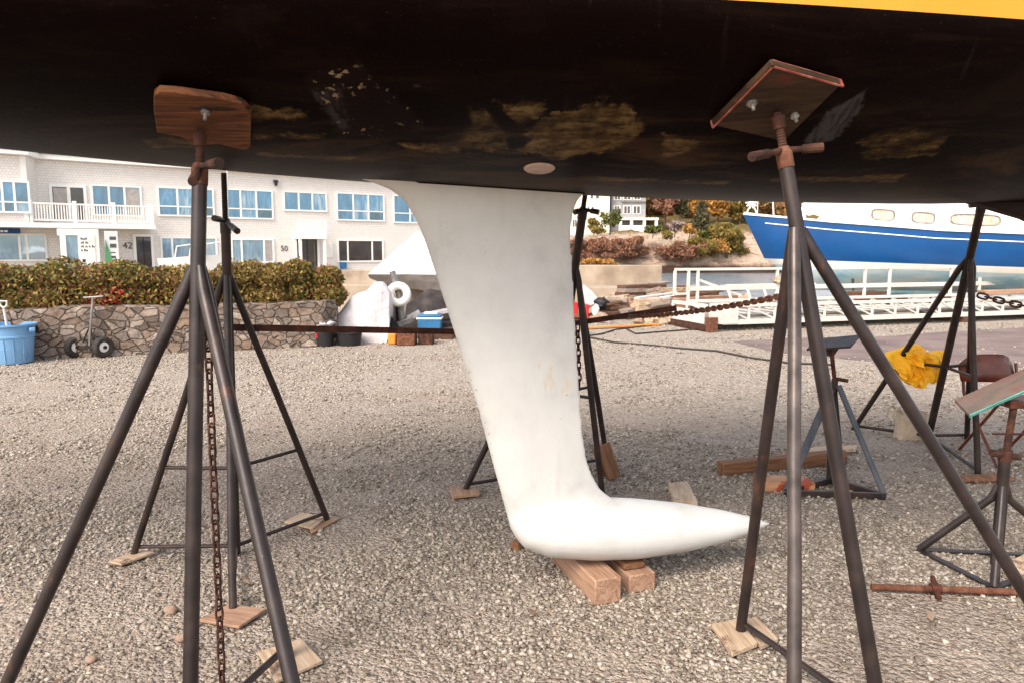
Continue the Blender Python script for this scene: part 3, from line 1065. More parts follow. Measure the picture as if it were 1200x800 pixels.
lowst = kn.math('MULTIPLY', kn.step(Z_, 0.24, 0.13), kn.step(kn.noise(kn.coord((0.4, 1, 1)), 7, 7, 0.7), 0.42, 0.7))
kc = kn.mix(kn.math('MULTIPLY', lowst, 0.45), kc, S(150, 128, 108))
drip = kn.step(kn.noise(kn.coord((5, 5, 0.35)), 3.2, 5, 0.6), 0.56, 0.75)
kc = kn.mix(kn.math('MULTIPLY', drip, 0.16), kc, S(150, 140, 128))
kn.put(kn.b.inputs['Base Color'], kc)



# ------------------------------------------------------------------ boat stands
def t_for(base, top, ypx):
    base, top = V(base), V(top)
    best = min((i / 400 for i in range(401)), key=lambda t: abs(proj(base.lerp(top, t))[1] - ypx))
    return best


def ridged(a, b, r, pitch=0.0085, n=12):
    a, b = V(a), V(b)
    k = max(2, int((b - a).length / pitch) * 2)
    return MB().tube([a.lerp(b, i / k) for i in range(k + 1)], [r * (1.0 if i % 2 else 0.86) for i in range(k + 1)], n)


def inside_hull(p):
    r = p - A0
    s_, dd = r.dot(AX), r.dot(PN)
    return S_BOW < s_ < S_STERN and abs(dd) < hb(s_) and p.z > zsec(s_, dd)


def stand(label, base, top, feet, jt, st, pr, lr, mats, low=True, mid=None, arms=(), pad=None, padmat=None, bolts=(), group='tall tripod boat stands', legmats=None, bend=0.5):
    base, top = V(base), V(top)
    d = top - base
    t = empty('boat_stand', base)
    tag(t, label, 'boat stand', group)
    st_p = base + d * st
    MB().tube([base + V((0, 0, 0.01)), st_p], pr, 16).build('pole', mats[0], t, bevel=0.002)
    sc_ = ridged(st_p - d.normalized() * 0.02, top, pr * 0.62).build('screw_rod', M['rust'] if padmat else mats[0], t)
    mb = MB().tube([st_p - d.normalized() * 0.035, st_p + d.normalized() * 0.012, st_p + d.normalized() * 0.03], [pr * 1.12, pr * 1.12, pr * 0.8], 14)
    mb.build('collar', M['rust_orange'] if padmat else mats[0], t)
    if arms:
        c = st_p + d.normalized() * 0.02
        mb = MB()
        for a in arms:
            dd = (a - c)
            mb.tube([c, c + dd * 0.45, c + dd * 0.5, a], [pr * 0.45, pr * 0.42, pr * 0.62, pr * 0.66], 10)
        hd = mb.build('handle', M['rust'] if padmat else mats[0], t)
        hd.parent = sc_
    J = base + d * jt
    for i, f in enumerate(feet):
        f = V(f)
        out = (f - base); out.z = 0; out.normalize()
        k1 = J + out * (pr * 0.7)
        k2 = J - d.normalized() * 0.07 + out * (pr + lr * 0.9)
        jt_ = lambda: V((random.uniform(-1, 1), random.uniform(-1, 1), 0)) * 0.0022
        MB().tube([k1, k2, k2.lerp(f, 0.18) + jt_(), k2.lerp(f, 0.4) + jt_(), k2.lerp(f, 0.62) + jt_(), k2.lerp(f, 0.85) + jt_(), f], [lr * 0.7, lr, lr, lr, lr, lr, lr], 14).build('leg', (legmats or {}).get(i, mats[1]), t)
        if low:
            zz = V((0, 0, 0.035))
            MB().tube([f + zz + (base - f) * 0.02, base + zz * 1.4], lr * 0.62, 8).build('brace', mats[1], t)
        if mid:
            z_ = mid
            tt = (J.z - z_) / (J.z - f.z)
            pl = k2.lerp(f, (k2.z - z_) / (k2.z - f.z))
            pp = base + d * ((z_ - 0.01) / d.z)
            MB().tube([pl, pp], lr * 0.55, 8).build('brace', mats[1], t)
    if pad:
        p0, n, poly = pad
        th = 0.024
        pp = [onplane(x, y, p0 + n * th, n) for x, y in poly]
        pdo = MB().prism(pp, -n * (th - 0.001)).build('pad', padmat, t, bevel=0.003)
        sock = MB().tube([top - d.normalized() * 0.05, top - d.normalized() * 0.012], [pr * 0.8, pr * 0.95], 14).build('socket', M['rust_dark'], t)
        sock.parent = pdo
        for (bx_, by_) in bolts:
            c = onplane(bx_, by_, p0 + n * th, n)
            fm = n.to_track_quat('Z', 'Y').to_matrix()
            MB().lathe([(0.0, 0.026), (0.0055, 0.026), (0.0055, 0.008), (0.013, 0.008), (0.013, 0.0), (0.018, 0.0)], c, fm, 12).build('bolt', M['bolt'], t).parent = pdo
    return t, J


pipe2 = (M['pipe'], M['pipe'])
# near stand on the left
q = hit(236, 143)
pN, nN = q[0], q[1]
topN = pN + nN * 0.03
baseN = G(222, 880)
stand('tall brown pipe stand nearest the camera on the left, under a torn plywood pad', baseN, topN,
      [(-1.64, 2.146, 0.01), G(336, 768, 0.03), (-0.40, 1.55, 0.01)], t_for(baseN, topN, 312), t_for(baseN, topN, 203), 0.0225, 0.020, pipe2, arms=[P(226, 213, topN.y - 0.15), P(257, 191, topN.y - 0.2)],
      pad=(pN, nN, [(180, 113), (186, 108), (204, 109), (262, 117), (284, 123), (294, 134), (293, 172), (288, 177), (258, 170), (228, 170), (212, 161), (184, 156), (180, 130)]),
      padmat=M['wood_ply'], bolts=[(241, 131)])
# near stand on the right
q = hit(908, 124)
pR, nR = q[0], q[1]
topR = pR + nR * 0.03
baseR = G(1035, 862)
sr, _ = stand('tall pipe stand nearest the camera on the right, diamond plywood pad with red edges', baseR, topR,
              [G(868, 738, 0.03), (0.73, 1.75, 0.01), (1.90, 2.23, 0.01)], t_for(baseR, topR, 268), t_for(baseR, topR, 184), 0.0225, 0.0195, pipe2, arms=[P(881, 184, topR.y - 0.12), P(964, 173, topR.y - 0.02)],
              pad=(pR, nR, [(905, 76), (986, 99), (918, 166), (835, 147)]), padmat=M['wood_olive'], bolts=[(881, 121), (931, 135)],
              legmats={0: M['pipe_dark'], 1: M['pipe_bare']})
pdR = [c for c in sr.children if c.name.startswith('pad')][0]
ed = [onplane(x, y, pR + nR * 0.012, nR) for x, y in ((905, 76), (986, 99), (918, 166), (835, 147))]
mb = MB()
for i in (0, 3):
    a, b = ed[i], ed[(i + 1) % 4]
    o_ = ((a + b) / 2 - sum(ed, V()) / 4).normalized() * 0.0035
    mb.beam(a + o_, b + o_, 0.006, 0.028, up=nR)
mb.build('painted_edge', M['red_edge'], sr).parent = pdR


def far_top(base, px, py, Y):
    a = V(base)
    t0 = P(px, py, Y)
    d = (t0 - a).normalized()
    p = t0.copy()
    for _ in range(140):
        if inside_hull(p):
            break
        p += d * 0.004
    return p - d * 0.025


darkp = (M['pipe_dark'], M['pipe_dark'])
baseL = G(277, 650)
topL = far_top(baseL, 262, 196, 3.28)
rl, JL = stand('dark slim pipe stand behind the near left one, feet on plywood squares', baseL, topL,
               [G(157, 648, 0.022), G(383, 607, 0.022), G(273, 712, 0.022)], t_for(baseL, topL, 322), t_for(baseL, topL, 264), 0.021, 0.0165, darkp, mid=0.47,
               arms=[P(251, 256, 3.2), P(278, 271, 3.1)], legmats={2: M['pipe']})
baseM = G(640, 560)
topM = far_top(baseM, 686, 226, 4.15)
stand('dark pipe stand half hidden behind the white keel fin', baseM, topM,
      [G(545, 574, 0.022), G(706, 579), G(712, 541)], t_for(baseM, topM, 316), t_for(baseM, topM, 250), 0.024, 0.0185, darkp, mid=0.62,
      arms=[P(673, 249, 4.15), P(702, 249, 4.15)])
baseF = G(1087, 517)
topF = far_top(baseF, 1150, 243, 4.75)
stand('dark pipe stand at the far right with yellow oilskins hung on it', baseF, topF,
      [G(1000, 503), G(1146, 557), G(1133, 514)], t_for(baseF, topF, 304), t_for(baseF, topF, 243), 0.026, 0.020, darkp, mid=0.66,
      arms=[P(1136, 241, 4.75), P(1160, 240, 4.75)])

# chains and the tie bars between the stands
tag(MB().beam(P(262, 383.5, 3.45), P(676, 391, 4.62), 0.02, 0.032).build('tie_bar', M['rust_dark'], bevel=0.004),
    'rusty flat bar tied across from the left stand to behind the keel', 'tie bar')
tag(MB().beam(P(672, 379, 4.55), P(793, 361, 4.4), 0.024, 0.032).build('tie_bar', M['rust_dark'], bevel=0.004),
    'dark bar running right from the stand behind the keel', 'tie bar')
chain('chain', 'heavy rusty chain stretched from the dark bar to the near right stand', P(738, 371, 4.2), P(944, 341, 2.6), 0.02, 0.027, 0.0046, M['rust_orange'])
cl = chain('chain', 'rusty chain hanging to the ground beside the near left stand', P(243, 384, 2.36), G(262, 838, 0.02), 0.0, 0.034, 0.0042, M['rust'])
chain('chain', 'short chain hanging off the stand behind the keel', P(677, 381, 4.5), P(679, 452, 4.5), 0.0, 0.036, 0.0050, M['rust_dark'])
chain('chain', 'dark chain stretched from the far right stand out of the picture', P(1147, 346, 5.35), P(1320, 372, 4.6), 0.03, 0.055, 0.0075, M['rust_dark'])
tag(MB().box(P(243, 374, 2.36), (0.045, 0.06, 0.075)).build('chain_hook', M['pipe_dark'], bevel=0.01),
    'dark clamp holding the hanging chain on the near left stand', 'clamp')

# ------------------------------------------------------------------ wood under the feet and round the keel
gp = 'plywood squares under the stand feet'
plank_px('foot_pad', 'pale thin plywood square under the left foot of the slim stand', 'foot pad', [(127, 657), (142, 660), (181, 646), (163, 642)], 0.012, M['wood_pale'], group=gp)
plank_px('foot_pad', 'stained plywood square under the right foot of the slim stand, partly under a second board', 'foot pad', [(333, 610), (353, 600), (384, 604), (366, 618)], 0.012, M['wood_pale'], group=gp)
plank_px('foot_pad', 'small brown board tucked under the stained plywood square', 'foot pad', [(362, 618), (384, 606), (398, 606), (365, 624)], 0.010, M['wood_fresh'], z0=0.004, group=gp)
plank_px('foot_pad', 'tan plywood square in front of the slim stand with the hanging chain across it', 'foot pad', [(233, 725), (280, 733), (312, 712), (268, 707)], 0.013, M['wood_fresh'], group=gp)
plank_px('foot_pad', 'bleached plywood square at the bottom edge under the near left stand', 'foot pad', [(302, 763), (323, 797), (378, 773), (353, 747)], 0.014, M['wood_pale'], group=gp)
plank_px('foot_pad', 'light board left of the keel under a hidden stand foot', 'foot pad', [(527, 570), (530, 580), (562, 577), (560, 569)], 0.022, M['wood_fresh'], group=gp)
plank_px('foot_pad', 'left of two pale boards under the near right stand foot', 'foot pad', [(834, 730), (858, 764), (888, 752), (866, 724)], 0.02, M['wood_pale'], group=gp)
plank_px('foot_pad', 'right of two pale boards under the near right stand foot', 'foot pad', [(869, 727), (892, 756), (912, 747), (886, 721)], 0.018, M['wood_pale'], z0=0.01, group=gp)
plank_px('plank', 'thin brown board on the gravel under the far right stand', 'plank', [(1121, 556), (1128, 561), (1190, 560), (1178, 553)], 0.02, M['wood_brown'])
plank_px('plank', 'thin pale board lying behind the long timber', 'plank', [(950, 523), (1004, 521), (1003, 526), (948, 529)], 0.02, M['wood_pale'])
plank_px('plywood_sheet', 'pale plywood offcut at the right edge by the small jack stand', 'plywood', [(1186, 655), (1193, 680), (1240, 668), (1230, 634)], 0.02, M['wood_pale'], z0=0.05)

bz = max(0.05, BOT_Z + 0.003)
a = G(697, 710); b = G(661, 673)
ax_ = (b - a); ax_.z = 0; ax_.normalize()
cr = ZUP.cross(ax_) * -1
w_ = 0.125
p0 = a + cr * (w_ / 2)
timber('timber_block', 'big square-cut timber block directly under the keel bulb', 'timber', p0 + V((0, 0, bz / 2)), p0 + ax_ * 0.46 + V((0, 0, bz / 2)), w_, bz, M['wood_fresh'], group='blocks under the keel')
a2 = G(735, 696)
p1 = a2 + cr * 0.075
h2 = bz * 0.72
timber('timber_block', 'shorter timber block right of the big one under the keel bulb', 'timber', p1 + V((0, 0, h2 / 2)), p1 + ax_ * 0.42 + V((0, 0, h2 / 2)), 0.13, h2, M['wood_fresh'], group='blocks under the keel')
p2 = p1 + ax_ * 0.05 + V((0, 0, h2 + (bz - h2) / 2 + 0.001)) - cr * 0.012
timber('wood_wedge', 'thin wooden packer on the shorter timber block under the bulb', 'timber', p2, p2 + ax_ * 0.34, 0.105, bz - h2 - 0.002, M['wood_brown'])
timber('wood_scrap', 'small brown scrap of wood behind the bulb nose', 'wood scrap', G(603, 640, 0.02), G(612, 634, 0.02), 0.05, 0.04, M['wood_brown'])
plank_px('wood_block', 'lone pale wood block lying behind the bulb', 'wood block', [(783, 565), (789, 586), (818, 587), (806, 563)], 0.045, M['wood_pale'], z0=0.0)
# leaning boards
for i, (ca, cb, lb) in enumerate((((707, 520), (718, 560), 'front board of two leaning on the stand leg behind the keel'), ((702, 525), (709, 561), 'rear board of two leaning on the stand leg behind the keel'))):
    Yb = G(715, 562).y + 0.05 * i
    a = P(cb[0] + 2, cb[1], Yb); b = P(ca[0], ca[1], Yb + 0.05)
    a.z = max(a.z, 0.012)
    timber('leaning_board', lb, 'board', a, b, 0.10, 0.028, M['wood_brown'], up=V((0.55, -0.8, 0.2)))
timber('timber', 'long brown timber lying behind the near right stand', 'timber', G(840, 556, 0) + V((0.02, 0, 0.045)), G(988, 541, 0) + V((0, 0, 0.045)), 0.085, 0.085, M['wood_brown'])
timber('plank', 'short plank with a red paint smear in front of the long timber', 'plank', G(889, 573, 0) + V((0, 0.03, 0.03)), G(935, 575, 0) + V((0.1, 0.06, 0.03)), 0.17, 0.055, M['wood_redpaint'])

# threaded rod with a wing nut
rod = empty('threaded_rod', G(1110, 690))
tag(rod, 'long rusty threaded rod with a wing nut lying on the gravel', 'threaded rod')
ra, rb = G(1021, 687, 0.025), G(1215, 694, 0.025)
ridged(ra, rb, 0.0155, 0.007).build('rod', M['rust_orange'], rod)
c = ra.lerp(rb, (1097 - 1021) / 194)
dr = (rb - ra).normalized()
mb = MB().tube([c - dr * 0.02, c + dr * 0.02], 0.026, 8)
mb.tube([c - V((0.02, 0.065, 0.008)), c, c + V((0.02, 0.06, 0.028))], [0.012, 0.016, 0.011], 8)
mb.build('wing_nut', M['rust_dark'], rod)

# ------------------------------------------------------------------ short stands on the right
t = empty('jack_stand', G(972, 560))
tag(t, 'short black steel jack stand with a flat empty head', 'jack stand')
fl, fr, bk = G(921, 577, 0.02), G(1037, 581, 0.02), G(985, 551, 0.02)
bp = G(972, 562, 0.03)
hd = P(974, 408, bp.y)
sd = M['pipe_dark']
for a, b, nm in ((fl, fr, 'base_bar'), (fl, bp, 'base_bar'), (fr, bp, 'base_bar'), (bk, bp, 'base_bar')):
    MB().beam(a, b, 0.03, 0.04 if nm == 'base_bar' else 0.04).build('base_bar', sd, t, bevel=0.003)
MB().tube([bp, V((bp.x, bp.y, hd.z * 0.78))], 0.02, 12).build('pole', sd, t)
ridged(V((bp.x, bp.y, hd.z * 0.76)), hd, 0.014).build('screw_rod', M['rust_dark'], t)
jz = V((bp.x, bp.y, 0.62))
MB().beam(jz + V((-0.02, 0, 0)), fl, 0.05, 0.012).build('leg', M['steel_blue'], t, bevel=0.002)
MB().beam(jz + V((0.02, -0.01, 0.03)), fr, 0.05, 0.012).build('leg', M['steel_blue'], t, bevel=0.002)
MB().beam(jz + V((0.0, 0.02, 0)), bk, 0.05, 0.012).build('leg', M['steel_blue'], t, bevel=0.002)
hn = V((bp.x, bp.y, 0))
MB().tube([P(976, 443, bp.y), P(994, 446, bp.y - 0.05)], 0.012, 8).build('handle', M['rust'], t)
pl = [P(945, 411, bp.y - 0.05), P(955, 399, bp.y + 0.14), P(1009, 394, bp.y + 0.12), P(997, 408, bp.y - 0.08)]
MB().prism(pl, (0, 0, 0.012)).add([], []).build('head_plate', M['pipe_dark'], t, bevel=0.003)
MB().prism([hd + V((-0.05, 0, -0.0)), hd + V((0.05, 0, -0.0)), hd + V((0.02, 0, -0.05)), hd + V((-0.02, 0, -0.05))], (0, 0.02, 0)).build('head_web', sd, t)

t = empty('jack_stand', G(1160, 660))
tag(t, 'short brown pipe jack stand holding a red and teal painted board', 'jack stand')
bs = G(1158, 657, 0.01)
f1, f2, f3 = G(1077, 643, 0.012), G(1165, 688, 0.012), G(1262, 652, 0.012)
bs = (f1 + f2 + f3) / 3
hd = P(1170, 478, bs.y)
hd.x = bs.x + 0.02
MB().tube([bs, V((bs.x, bs.y, 0.52))], 0.026, 14).build('pole', M['pipe'], t)
ridged(V((bs.x, bs.y, 0.5)), hd, 0.017).build('screw_rod', M['rust'], t)
mb = MB().tube([V((bs.x - 0.075, bs.y - 0.01, 0.56)), V((bs.x, bs.y, 0.545)), V((bs.x + 0.075, bs.y + 0.01, 0.53))], [0.016, 0.02, 0.014], 8)
mb.tube([V((bs.x, bs.y, 0.515)), V((bs.x, bs.y, 0.57))], 0.03, 10)
mb.build('handle', M['rust'], t)
for f in (f1, f2, f3):
    o_ = (f - bs); o_.z = 0; o_.normalize()
    k = V((bs.x, bs.y, 0.33)) + o_ * 0.04
    MB().tube([V((bs.x, bs.y, 0.40)) + o_ * 0.02, k, f], [0.013, 0.0185, 0.0185], 12).build('leg', M['pipe'], t)
for a, b in ((f1, f2), (f1, f3), (f2, f3)):
    MB().beam(a + V((0, 0, 0.0)), b, 0.035, 0.008).build('base_bar', M['pipe'], t, bevel=0.002)
bd = timber('painted_board', 'worn board with red paint and a teal edge resting on the short brown jack stand', 'board', P(1127, 478, bs.y - 0.02), P(1230, 432, bs.y + 0.0), 0.10, 0.022, M['paintboard'], up=V((-0.25, -0.62, 0.74)))
m4 = bd.matrix_world.copy()
L2 = bd.dimensions.x / 2
L2 = (P(1127, 478, bs.y - 0.02) - P(1230, 432, bs.y)).length / 2
e = MB().box((0, -0.0515, 0.002), (2 * L2 + 0.004, 0.004, 0.02)).build('painted_edge', M['teal'], loc=(0, 0, 0), local=True)
e.parent = bd
MB().box(hd + V((0, 0, 0.02)), (0.06, 0.05, 0.035)).build('head_plate', M['rust_dark'], t, bevel=0.004)

# ------------------------------------------------------------------ folding chair, oilskins, tote bag
cb_ = G(1168, 555)
YC = G(1168, 537).y
t = empty('folding_chair', (G(1168, 540).x, YC, 0))
tag(t, 'brown metal folding chair behind the painted board', 'chair')
xc = P(1181, 480, YC).x
seat = [V((xc - 0.19, YC - 0.22, 0.43)), V((xc + 0.21, YC - 0.22, 0.43)), V((xc + 0.19, YC + 0.18, 0.42)), V((xc - 0.17, YC + 0.18, 0.42))]
MB().prism(seat, (0, 0, 0.025)).build('seat', M['chair_seat'], t, bevel=0.012)
rows = []
for i in range(9):
    u = i / 8 - 0.5
    rows.append([V((xc - 0.02 + u * 0.40, YC + 0.22 - 0.05 * (1 - 4 * u * u) + 0.05 * k, 0.53 + 0.20 * k - 0.09 * k * (u * 2) ** 4)) for k in (0, 0.33, 0.66, 1)])
bk_ = MB().grid(rows).build('backrest', M['chair'], t, smooth=60)
sol = bk_.modifiers.new('solid', 'SOLIDIFY'); sol.thickness = 0.012
for sx in (-1, 1):
    x = xc + sx * 0.20
    MB().tube([V((x, YC + 0.25, 0.66)), V((x, YC + 0.20, 0.44)), V((x, YC - 0.24, 0.0))], 0.011, 8).build('leg', M['chair'], t)
    MB().tube([V((x - sx * 0.02, YC - 0.17, 0.44)), V((x - sx * 0.02, YC + 0.24, 0.0))], 0.011, 8).build('leg', M['chair'], t)
MB().tube([V((xc - 0.19, YC - 0.14, 0.22)), V((xc + 0.19, YC - 0.14, 0.22))], 0.008, 6).build('stretcher', M['chair'], t)


def blob(name, mat, c, r, amp, freq, seed, seg=(40, 26), flat=None, smooth=70):
    mb = MB()
    rows = []
    for j in range(seg[1] + 1):
        th = math.pi * j / seg[1]
        row = []
        for i in range(seg[0] + 1):
            a = 2 * math.pi * (i % seg[0]) / seg[0]
            d = V((math.sin(th) * math.cos(a), math.sin(th) * math.sin(a), math.cos(th)))
            k = 1 + amp * mnoise.fractal(d * freq + V((seed, 0, 0)), 0.9, 2.1, 4)
            p = V((d.x * r[0] * k, d.y * r[1] * k, d.z * r[2] * k))
            row.append(V(c) + p)
        rows.append(row)
    mb.grid(rows)
    return mb


# oilskins: a crumpled garment slung over the brace, hanging in folds
Yo = 5.55
def drape(px0, px1, ytop, ybot, y_off, seed, thick=0.07):
    n, m = 34, 22
    rws = []
    for k in range(2 * m + 1):
        v = abs(k - m) / m
        side = -1 if k < m else 1
        row = []
        for i in range(n + 1):
            u = i / n
            x = px0 + (px1 - px0) * u
            yt = ytop(u); yb = ybot(u)
            p = P(x, yt + (yb - yt) * v, Yo + y_off)
            env = math.sqrt(max(0.0, 1 - (2 * u - 1) ** 4))
            fold = 0.022 * math.sin(u * 17 + seed + 2.2 * v) + 0.016 * math.sin(u * 31 + seed * 2 - 5 * v) + 0.03 * mnoise.noise(V((u * 4, v * 2.2, seed)))
            p.y += side * (thick * env * (0.35 + 0.65 * math.sin(min(1, v * 1.6) * math.pi * 0.5)) + fold * env * (0.3 + v))
            p.x += 0.02 * mnoise.noise(V((u * 3, v * 5, seed + 3)))
            row.append(p)
        rws.append(row)
    return rws


def lerps(pts):
    return lambda u: float(np.interp(u, [p[0] for p in pts], [p[1] for p in pts]))


mb = MB()
mb.grid(drape(1036, 1106, lerps([(0, 414), (0.25, 409), (0.45, 403), (0.6, 404), (0.75, 414), (0.9, 410), (1, 411)]),
              lerps([(0, 426), (0.2, 436), (0.35, 446), (0.5, 453), (0.58, 452), (0.65, 446), (0.8, 449), (0.95, 444), (1, 436)]), 0.0, 1.0, 0.075))
mb.grid(drape(1054, 1082, lerps([(0, 428), (0.5, 426), (1, 430)]), lerps([(0, 440), (0.4, 450), (0.75, 454), (1, 444)]), -0.06, 4.0, 0.04))
mb.grid(drape(1062, 1104, lerps([(0, 412), (0.4, 410), (1, 416)]), lerps([(0, 424), (0.5, 432), (1, 428)]), -0.07, 7.0, 0.035))
tag(mb.build('oilskins', M['oilskin'], smooth=80), 'crumpled yellow oilskins hung over the brace of the far right stand', 'oilskins')

Yt = G(1070, 515).y
t = empty('tote_bag', P(1070, 515, Yt))
tag(t, 'small beige canvas tote bag standing on the gravel', 'bag')
x0, x1 = P(1055, 500, Yt).x, P(1090, 500, Yt).x
z1 = P(1070, 484, Yt).z
rows = []
for k in range(6):
    z = z1 * k / 5
    row = []
    for i in range(17):
        a = 2 * math.pi * (i % 16) / 16
        sq = lambda v: math.copysign(abs(v) ** 0.45, v)
        row.append(V(((x0 + x1) / 2 + sq(math.cos(a)) * (x1 - x0) / 2 * (1 - 0.06 * k / 5 + 0.03 * math.sin(k * 2 + i)), Yt + 0.06 + sq(math.sin(a)) * 0.07 * (1 - 0.3 * k / 5), z)))
    rows.append(row)
MB().grid(rows).add(rows[0][:16], [list(range(16))]).build('body', M['canvas'], t, smooth=60)
mb = MB()
for yy in (0.0, 0.10):
    cx = (x0 + x1) / 2 - 0.05
    mb.tube([V((cx - 0.05, Yt + yy, z1)), V((cx - 0.10, Yt + yy - 0.02, z1 + 0.05)), V((cx - 0.14, Yt + yy - 0.03, z1 + 0.02)), V((cx - 0.15, Yt + yy - 0.03, z1 - 0.04))], 0.010, 6)
mb.build('handle', M['canvas'], t)

# a few larger stones and fallen leaves
for (x, y, r, lb) in ((213, 747, 0.026, 'rounded pinkish pebble on the gravel near the left corner'), (200, 714, 0.028, 'brown pebble half sunk in gravel behind the pinkish one'), (107, 772, 0.020, 'flat tan pebble near the bottom left corner')):
    c = G(x, y, r * 0.5)
    tag(blob('x', None, c, (r, r * 0.8, r * 0.65), 0.3, 1.3, x, seg=(14, 9)).build('pebble', M['pebble'], smooth=60), lb, 'pebble')
mb = MB()
for i in range(55):
    y = random.uniform(2.3, 7)
    x = random.uniform(-0.7, 0.75) * y
    a = random.uniform(0, 6.28); L = random.uniform(0.012, 0.03)
    d1 = V((math.cos(a), math.sin(a), random.uniform(-.2, .3))) * L
    d2 = V((-math.sin(a), math.cos(a), random.uniform(-.3, .3))) * L * 0.5
    c = V((x, y, 0.022))
    mb.add([c - d1, c + d2, c + d1, c - d2], [[0, 1, 2, 3]])
tag(mb.build('fallen_leaves', M['leaf_fallen'], smooth=0), 'scattered dry brown leaves and wood chips on the gravel', 'leaves', kind='stuff')
# ------------------------------------------------------------------ stone wall, hedge and things along it
wl = [G(-190, 428), G(-60, 425), G(60, 420.5), G(200, 414), G(320, 409), G(384, 406)]
back = wl[-1] + V((-0.02, 0.9, 0)), wl[-1] + V((-0.9, 3.4, 0))
line = wl + [wl[-1] + V((0.12, 0.22, 0))] + list(back)
WH = P(200, 359.5, wl[3].y).z
pts = []
for i in range(len(line) - 1):
    k = max(2, int((line[i + 1] - line[i]).length / 0.07))
    pts += [line[i].lerp(line[i + 1], j / k) for j in range(k)]
pts.append(line[-1])
rows = []
NR_ = 11
for i, p in enumerate(pts):
    d = (pts[min(i + 1, len(pts) - 1)] - pts[max(i - 1, 0)]).normalized()
    nn = V((d.y, -d.x, 0))
    row = []
    hgt = WH + 0.05 * mnoise.noise(V((p.x * 1.3, p.y * 1.3, 0.5))) + (0.30 if i > len(pts) - 30 else 0)
    for k in range(NR_):
        z = -0.05 + (hgt + 0.05) * k / (NR_ - 1)
        b = 0.035 * mnoise.noise(V((p.x * 3.1, p.y * 3.1, z * 4.5))) + 0.02 * mnoise.noise(V((p.x * 8, p.y * 8, z * 9)))
        row.append(p + nn * (b - 0.04 * k / NR_) + V((0, 0, z)))
    for off, zz in ((0.10, 0.0), (0.25, 0.015), (0.42, 0.0), (0.45, -0.3)):
        row.append(p - nn * off + V((0, 0, hgt + zz + 0.02 * mnoise.noise(V((p.x * 5, p.y * 5, off * 9))))))
    rows.append(row)
tag(MB().grid(rows).build('stone_wall', M['stone'], smooth=50), 'low fieldstone retaining wall below the hedge', 'stone wall')
bed = [p + V((0.05, 0.25, 0)) for p in wl] + [back[0] + V((-0.3, 0.0, 0)), back[1] + V((-0.3, 0, 0)), V((-9, 14.5, 0)), V((-16, 13.0, 0))]
sheet('planting_bed', [(p.x, p.y) for p in bed], WH - 0.06, mk('bed_soil', [S(70, 54, 44), S(98, 78, 64)], 6, rough=0.95, spec=0.1))


def along(t, off):
    """a point t metres right of the px-60 corner, off metres behind the wall front"""
    a, b = wl[1], wl[-1]
    d = (b - a).normalized()
    return a + d * t + V((-d.y, d.x, 0)) * off


Lw = (wl[-1] - wl[1]).length


def hedge(label, t0, t1, zt, n, mat, seed, size=0.031, cat='hedge', off=0.62, w=0.5, name='hedge'):
    t = empty(name, along((t0 + t1) / 2, off) + V((0, 0, WH - 0.06)))
    tag(t, label, cat)
    bl = []
    k = max(2, int((t1 - t0) / 0.30))
    for i in range(k + 1):
        tt = t0 + (t1 - t0) * i / k
        zz = zt + 0.10 * mnoise.noise(V((tt * 1.6, seed, 0))) + 0.07 * random.uniform(-1, 1)
        if i in (0, k):
            zz -= 0.10
        hgt = zz - WH + 0.1
        p = along(tt, off + 0.1 * mnoise.noise(V((tt * 1.7, seed, 4))))
        for lv in (0.28, 0.72):
            q = p + V((random.uniform(-.08, .08), random.uniform(-.08, .08), WH - 0.08 + hgt * lv))
            bl.append((q, (0.27, w * (0.95 if lv < 0.5 else 0.8), hgt * 0.36), n // (2 * (k + 1))))
    leaves('foliage', mat, bl, size, parent=t)
    mb = MB()
    for i in range(int((t1 - t0) * 9)):
        tt = random.uniform(t0, t1)
        b0 = along(tt, off + random.uniform(-.3, .3)) + V((0, 0, WH - 0.08))
        mb.tube([b0, b0 + V((random.uniform(-.12, .12), random.uniform(-.12, .12), 0.33)), b0 + V((random.uniform(-.2, .2), random.uniform(-.2, .2), (zt - WH) * random.uniform(0.8, 1.1)))], [0.012, 0.008, 0.004], 5)
    if t1 - t0 > 0.6:
        mb.build('stems', M['bark'], t)['kind'] = 'stuff'
    return t


def t_at(px):
    d = ray(px, 400)
    a, b = along(0, 0.6), along(Lw, 0.6)
    # intersect in plan
    e = b - a
    den = d.x * e.y - d.y * e.x
    return ((a.x * d.y - a.y * d.x) / den) * e.length if abs(den) > 1e-9 else 0


zt_ = P(150, 312, along(t_at(150), 0.6).y).z
hedge('long yellowing green hedge behind the blue barrel and the wheeled dolly', t_at(-120), t_at(246), zt_, 36000, M['leaf_hedge'], 1.0)
hedge('dull brown stretch of hedge left of the rounded end', t_at(250), t_at(322), zt_ + 0.0, 13000, M['leaf_hedge2'], 2.0)
hedge('rounded greenish end of the hedge at the corner of the stone wall', t_at(330), t_at(386), zt_ + 0.05, 18000, M['leaf_hedge'], 3.0, cat='shrub', name='shrub')
hedge('small bush with red leaves low in the long hedge', t_at(124), t_at(146), P(135, 336, along(t_at(135), 0.4).y).z, 230, M['leaf_red'], 5.0, cat='shrub', off=0.26, w=0.12, name='shrub')

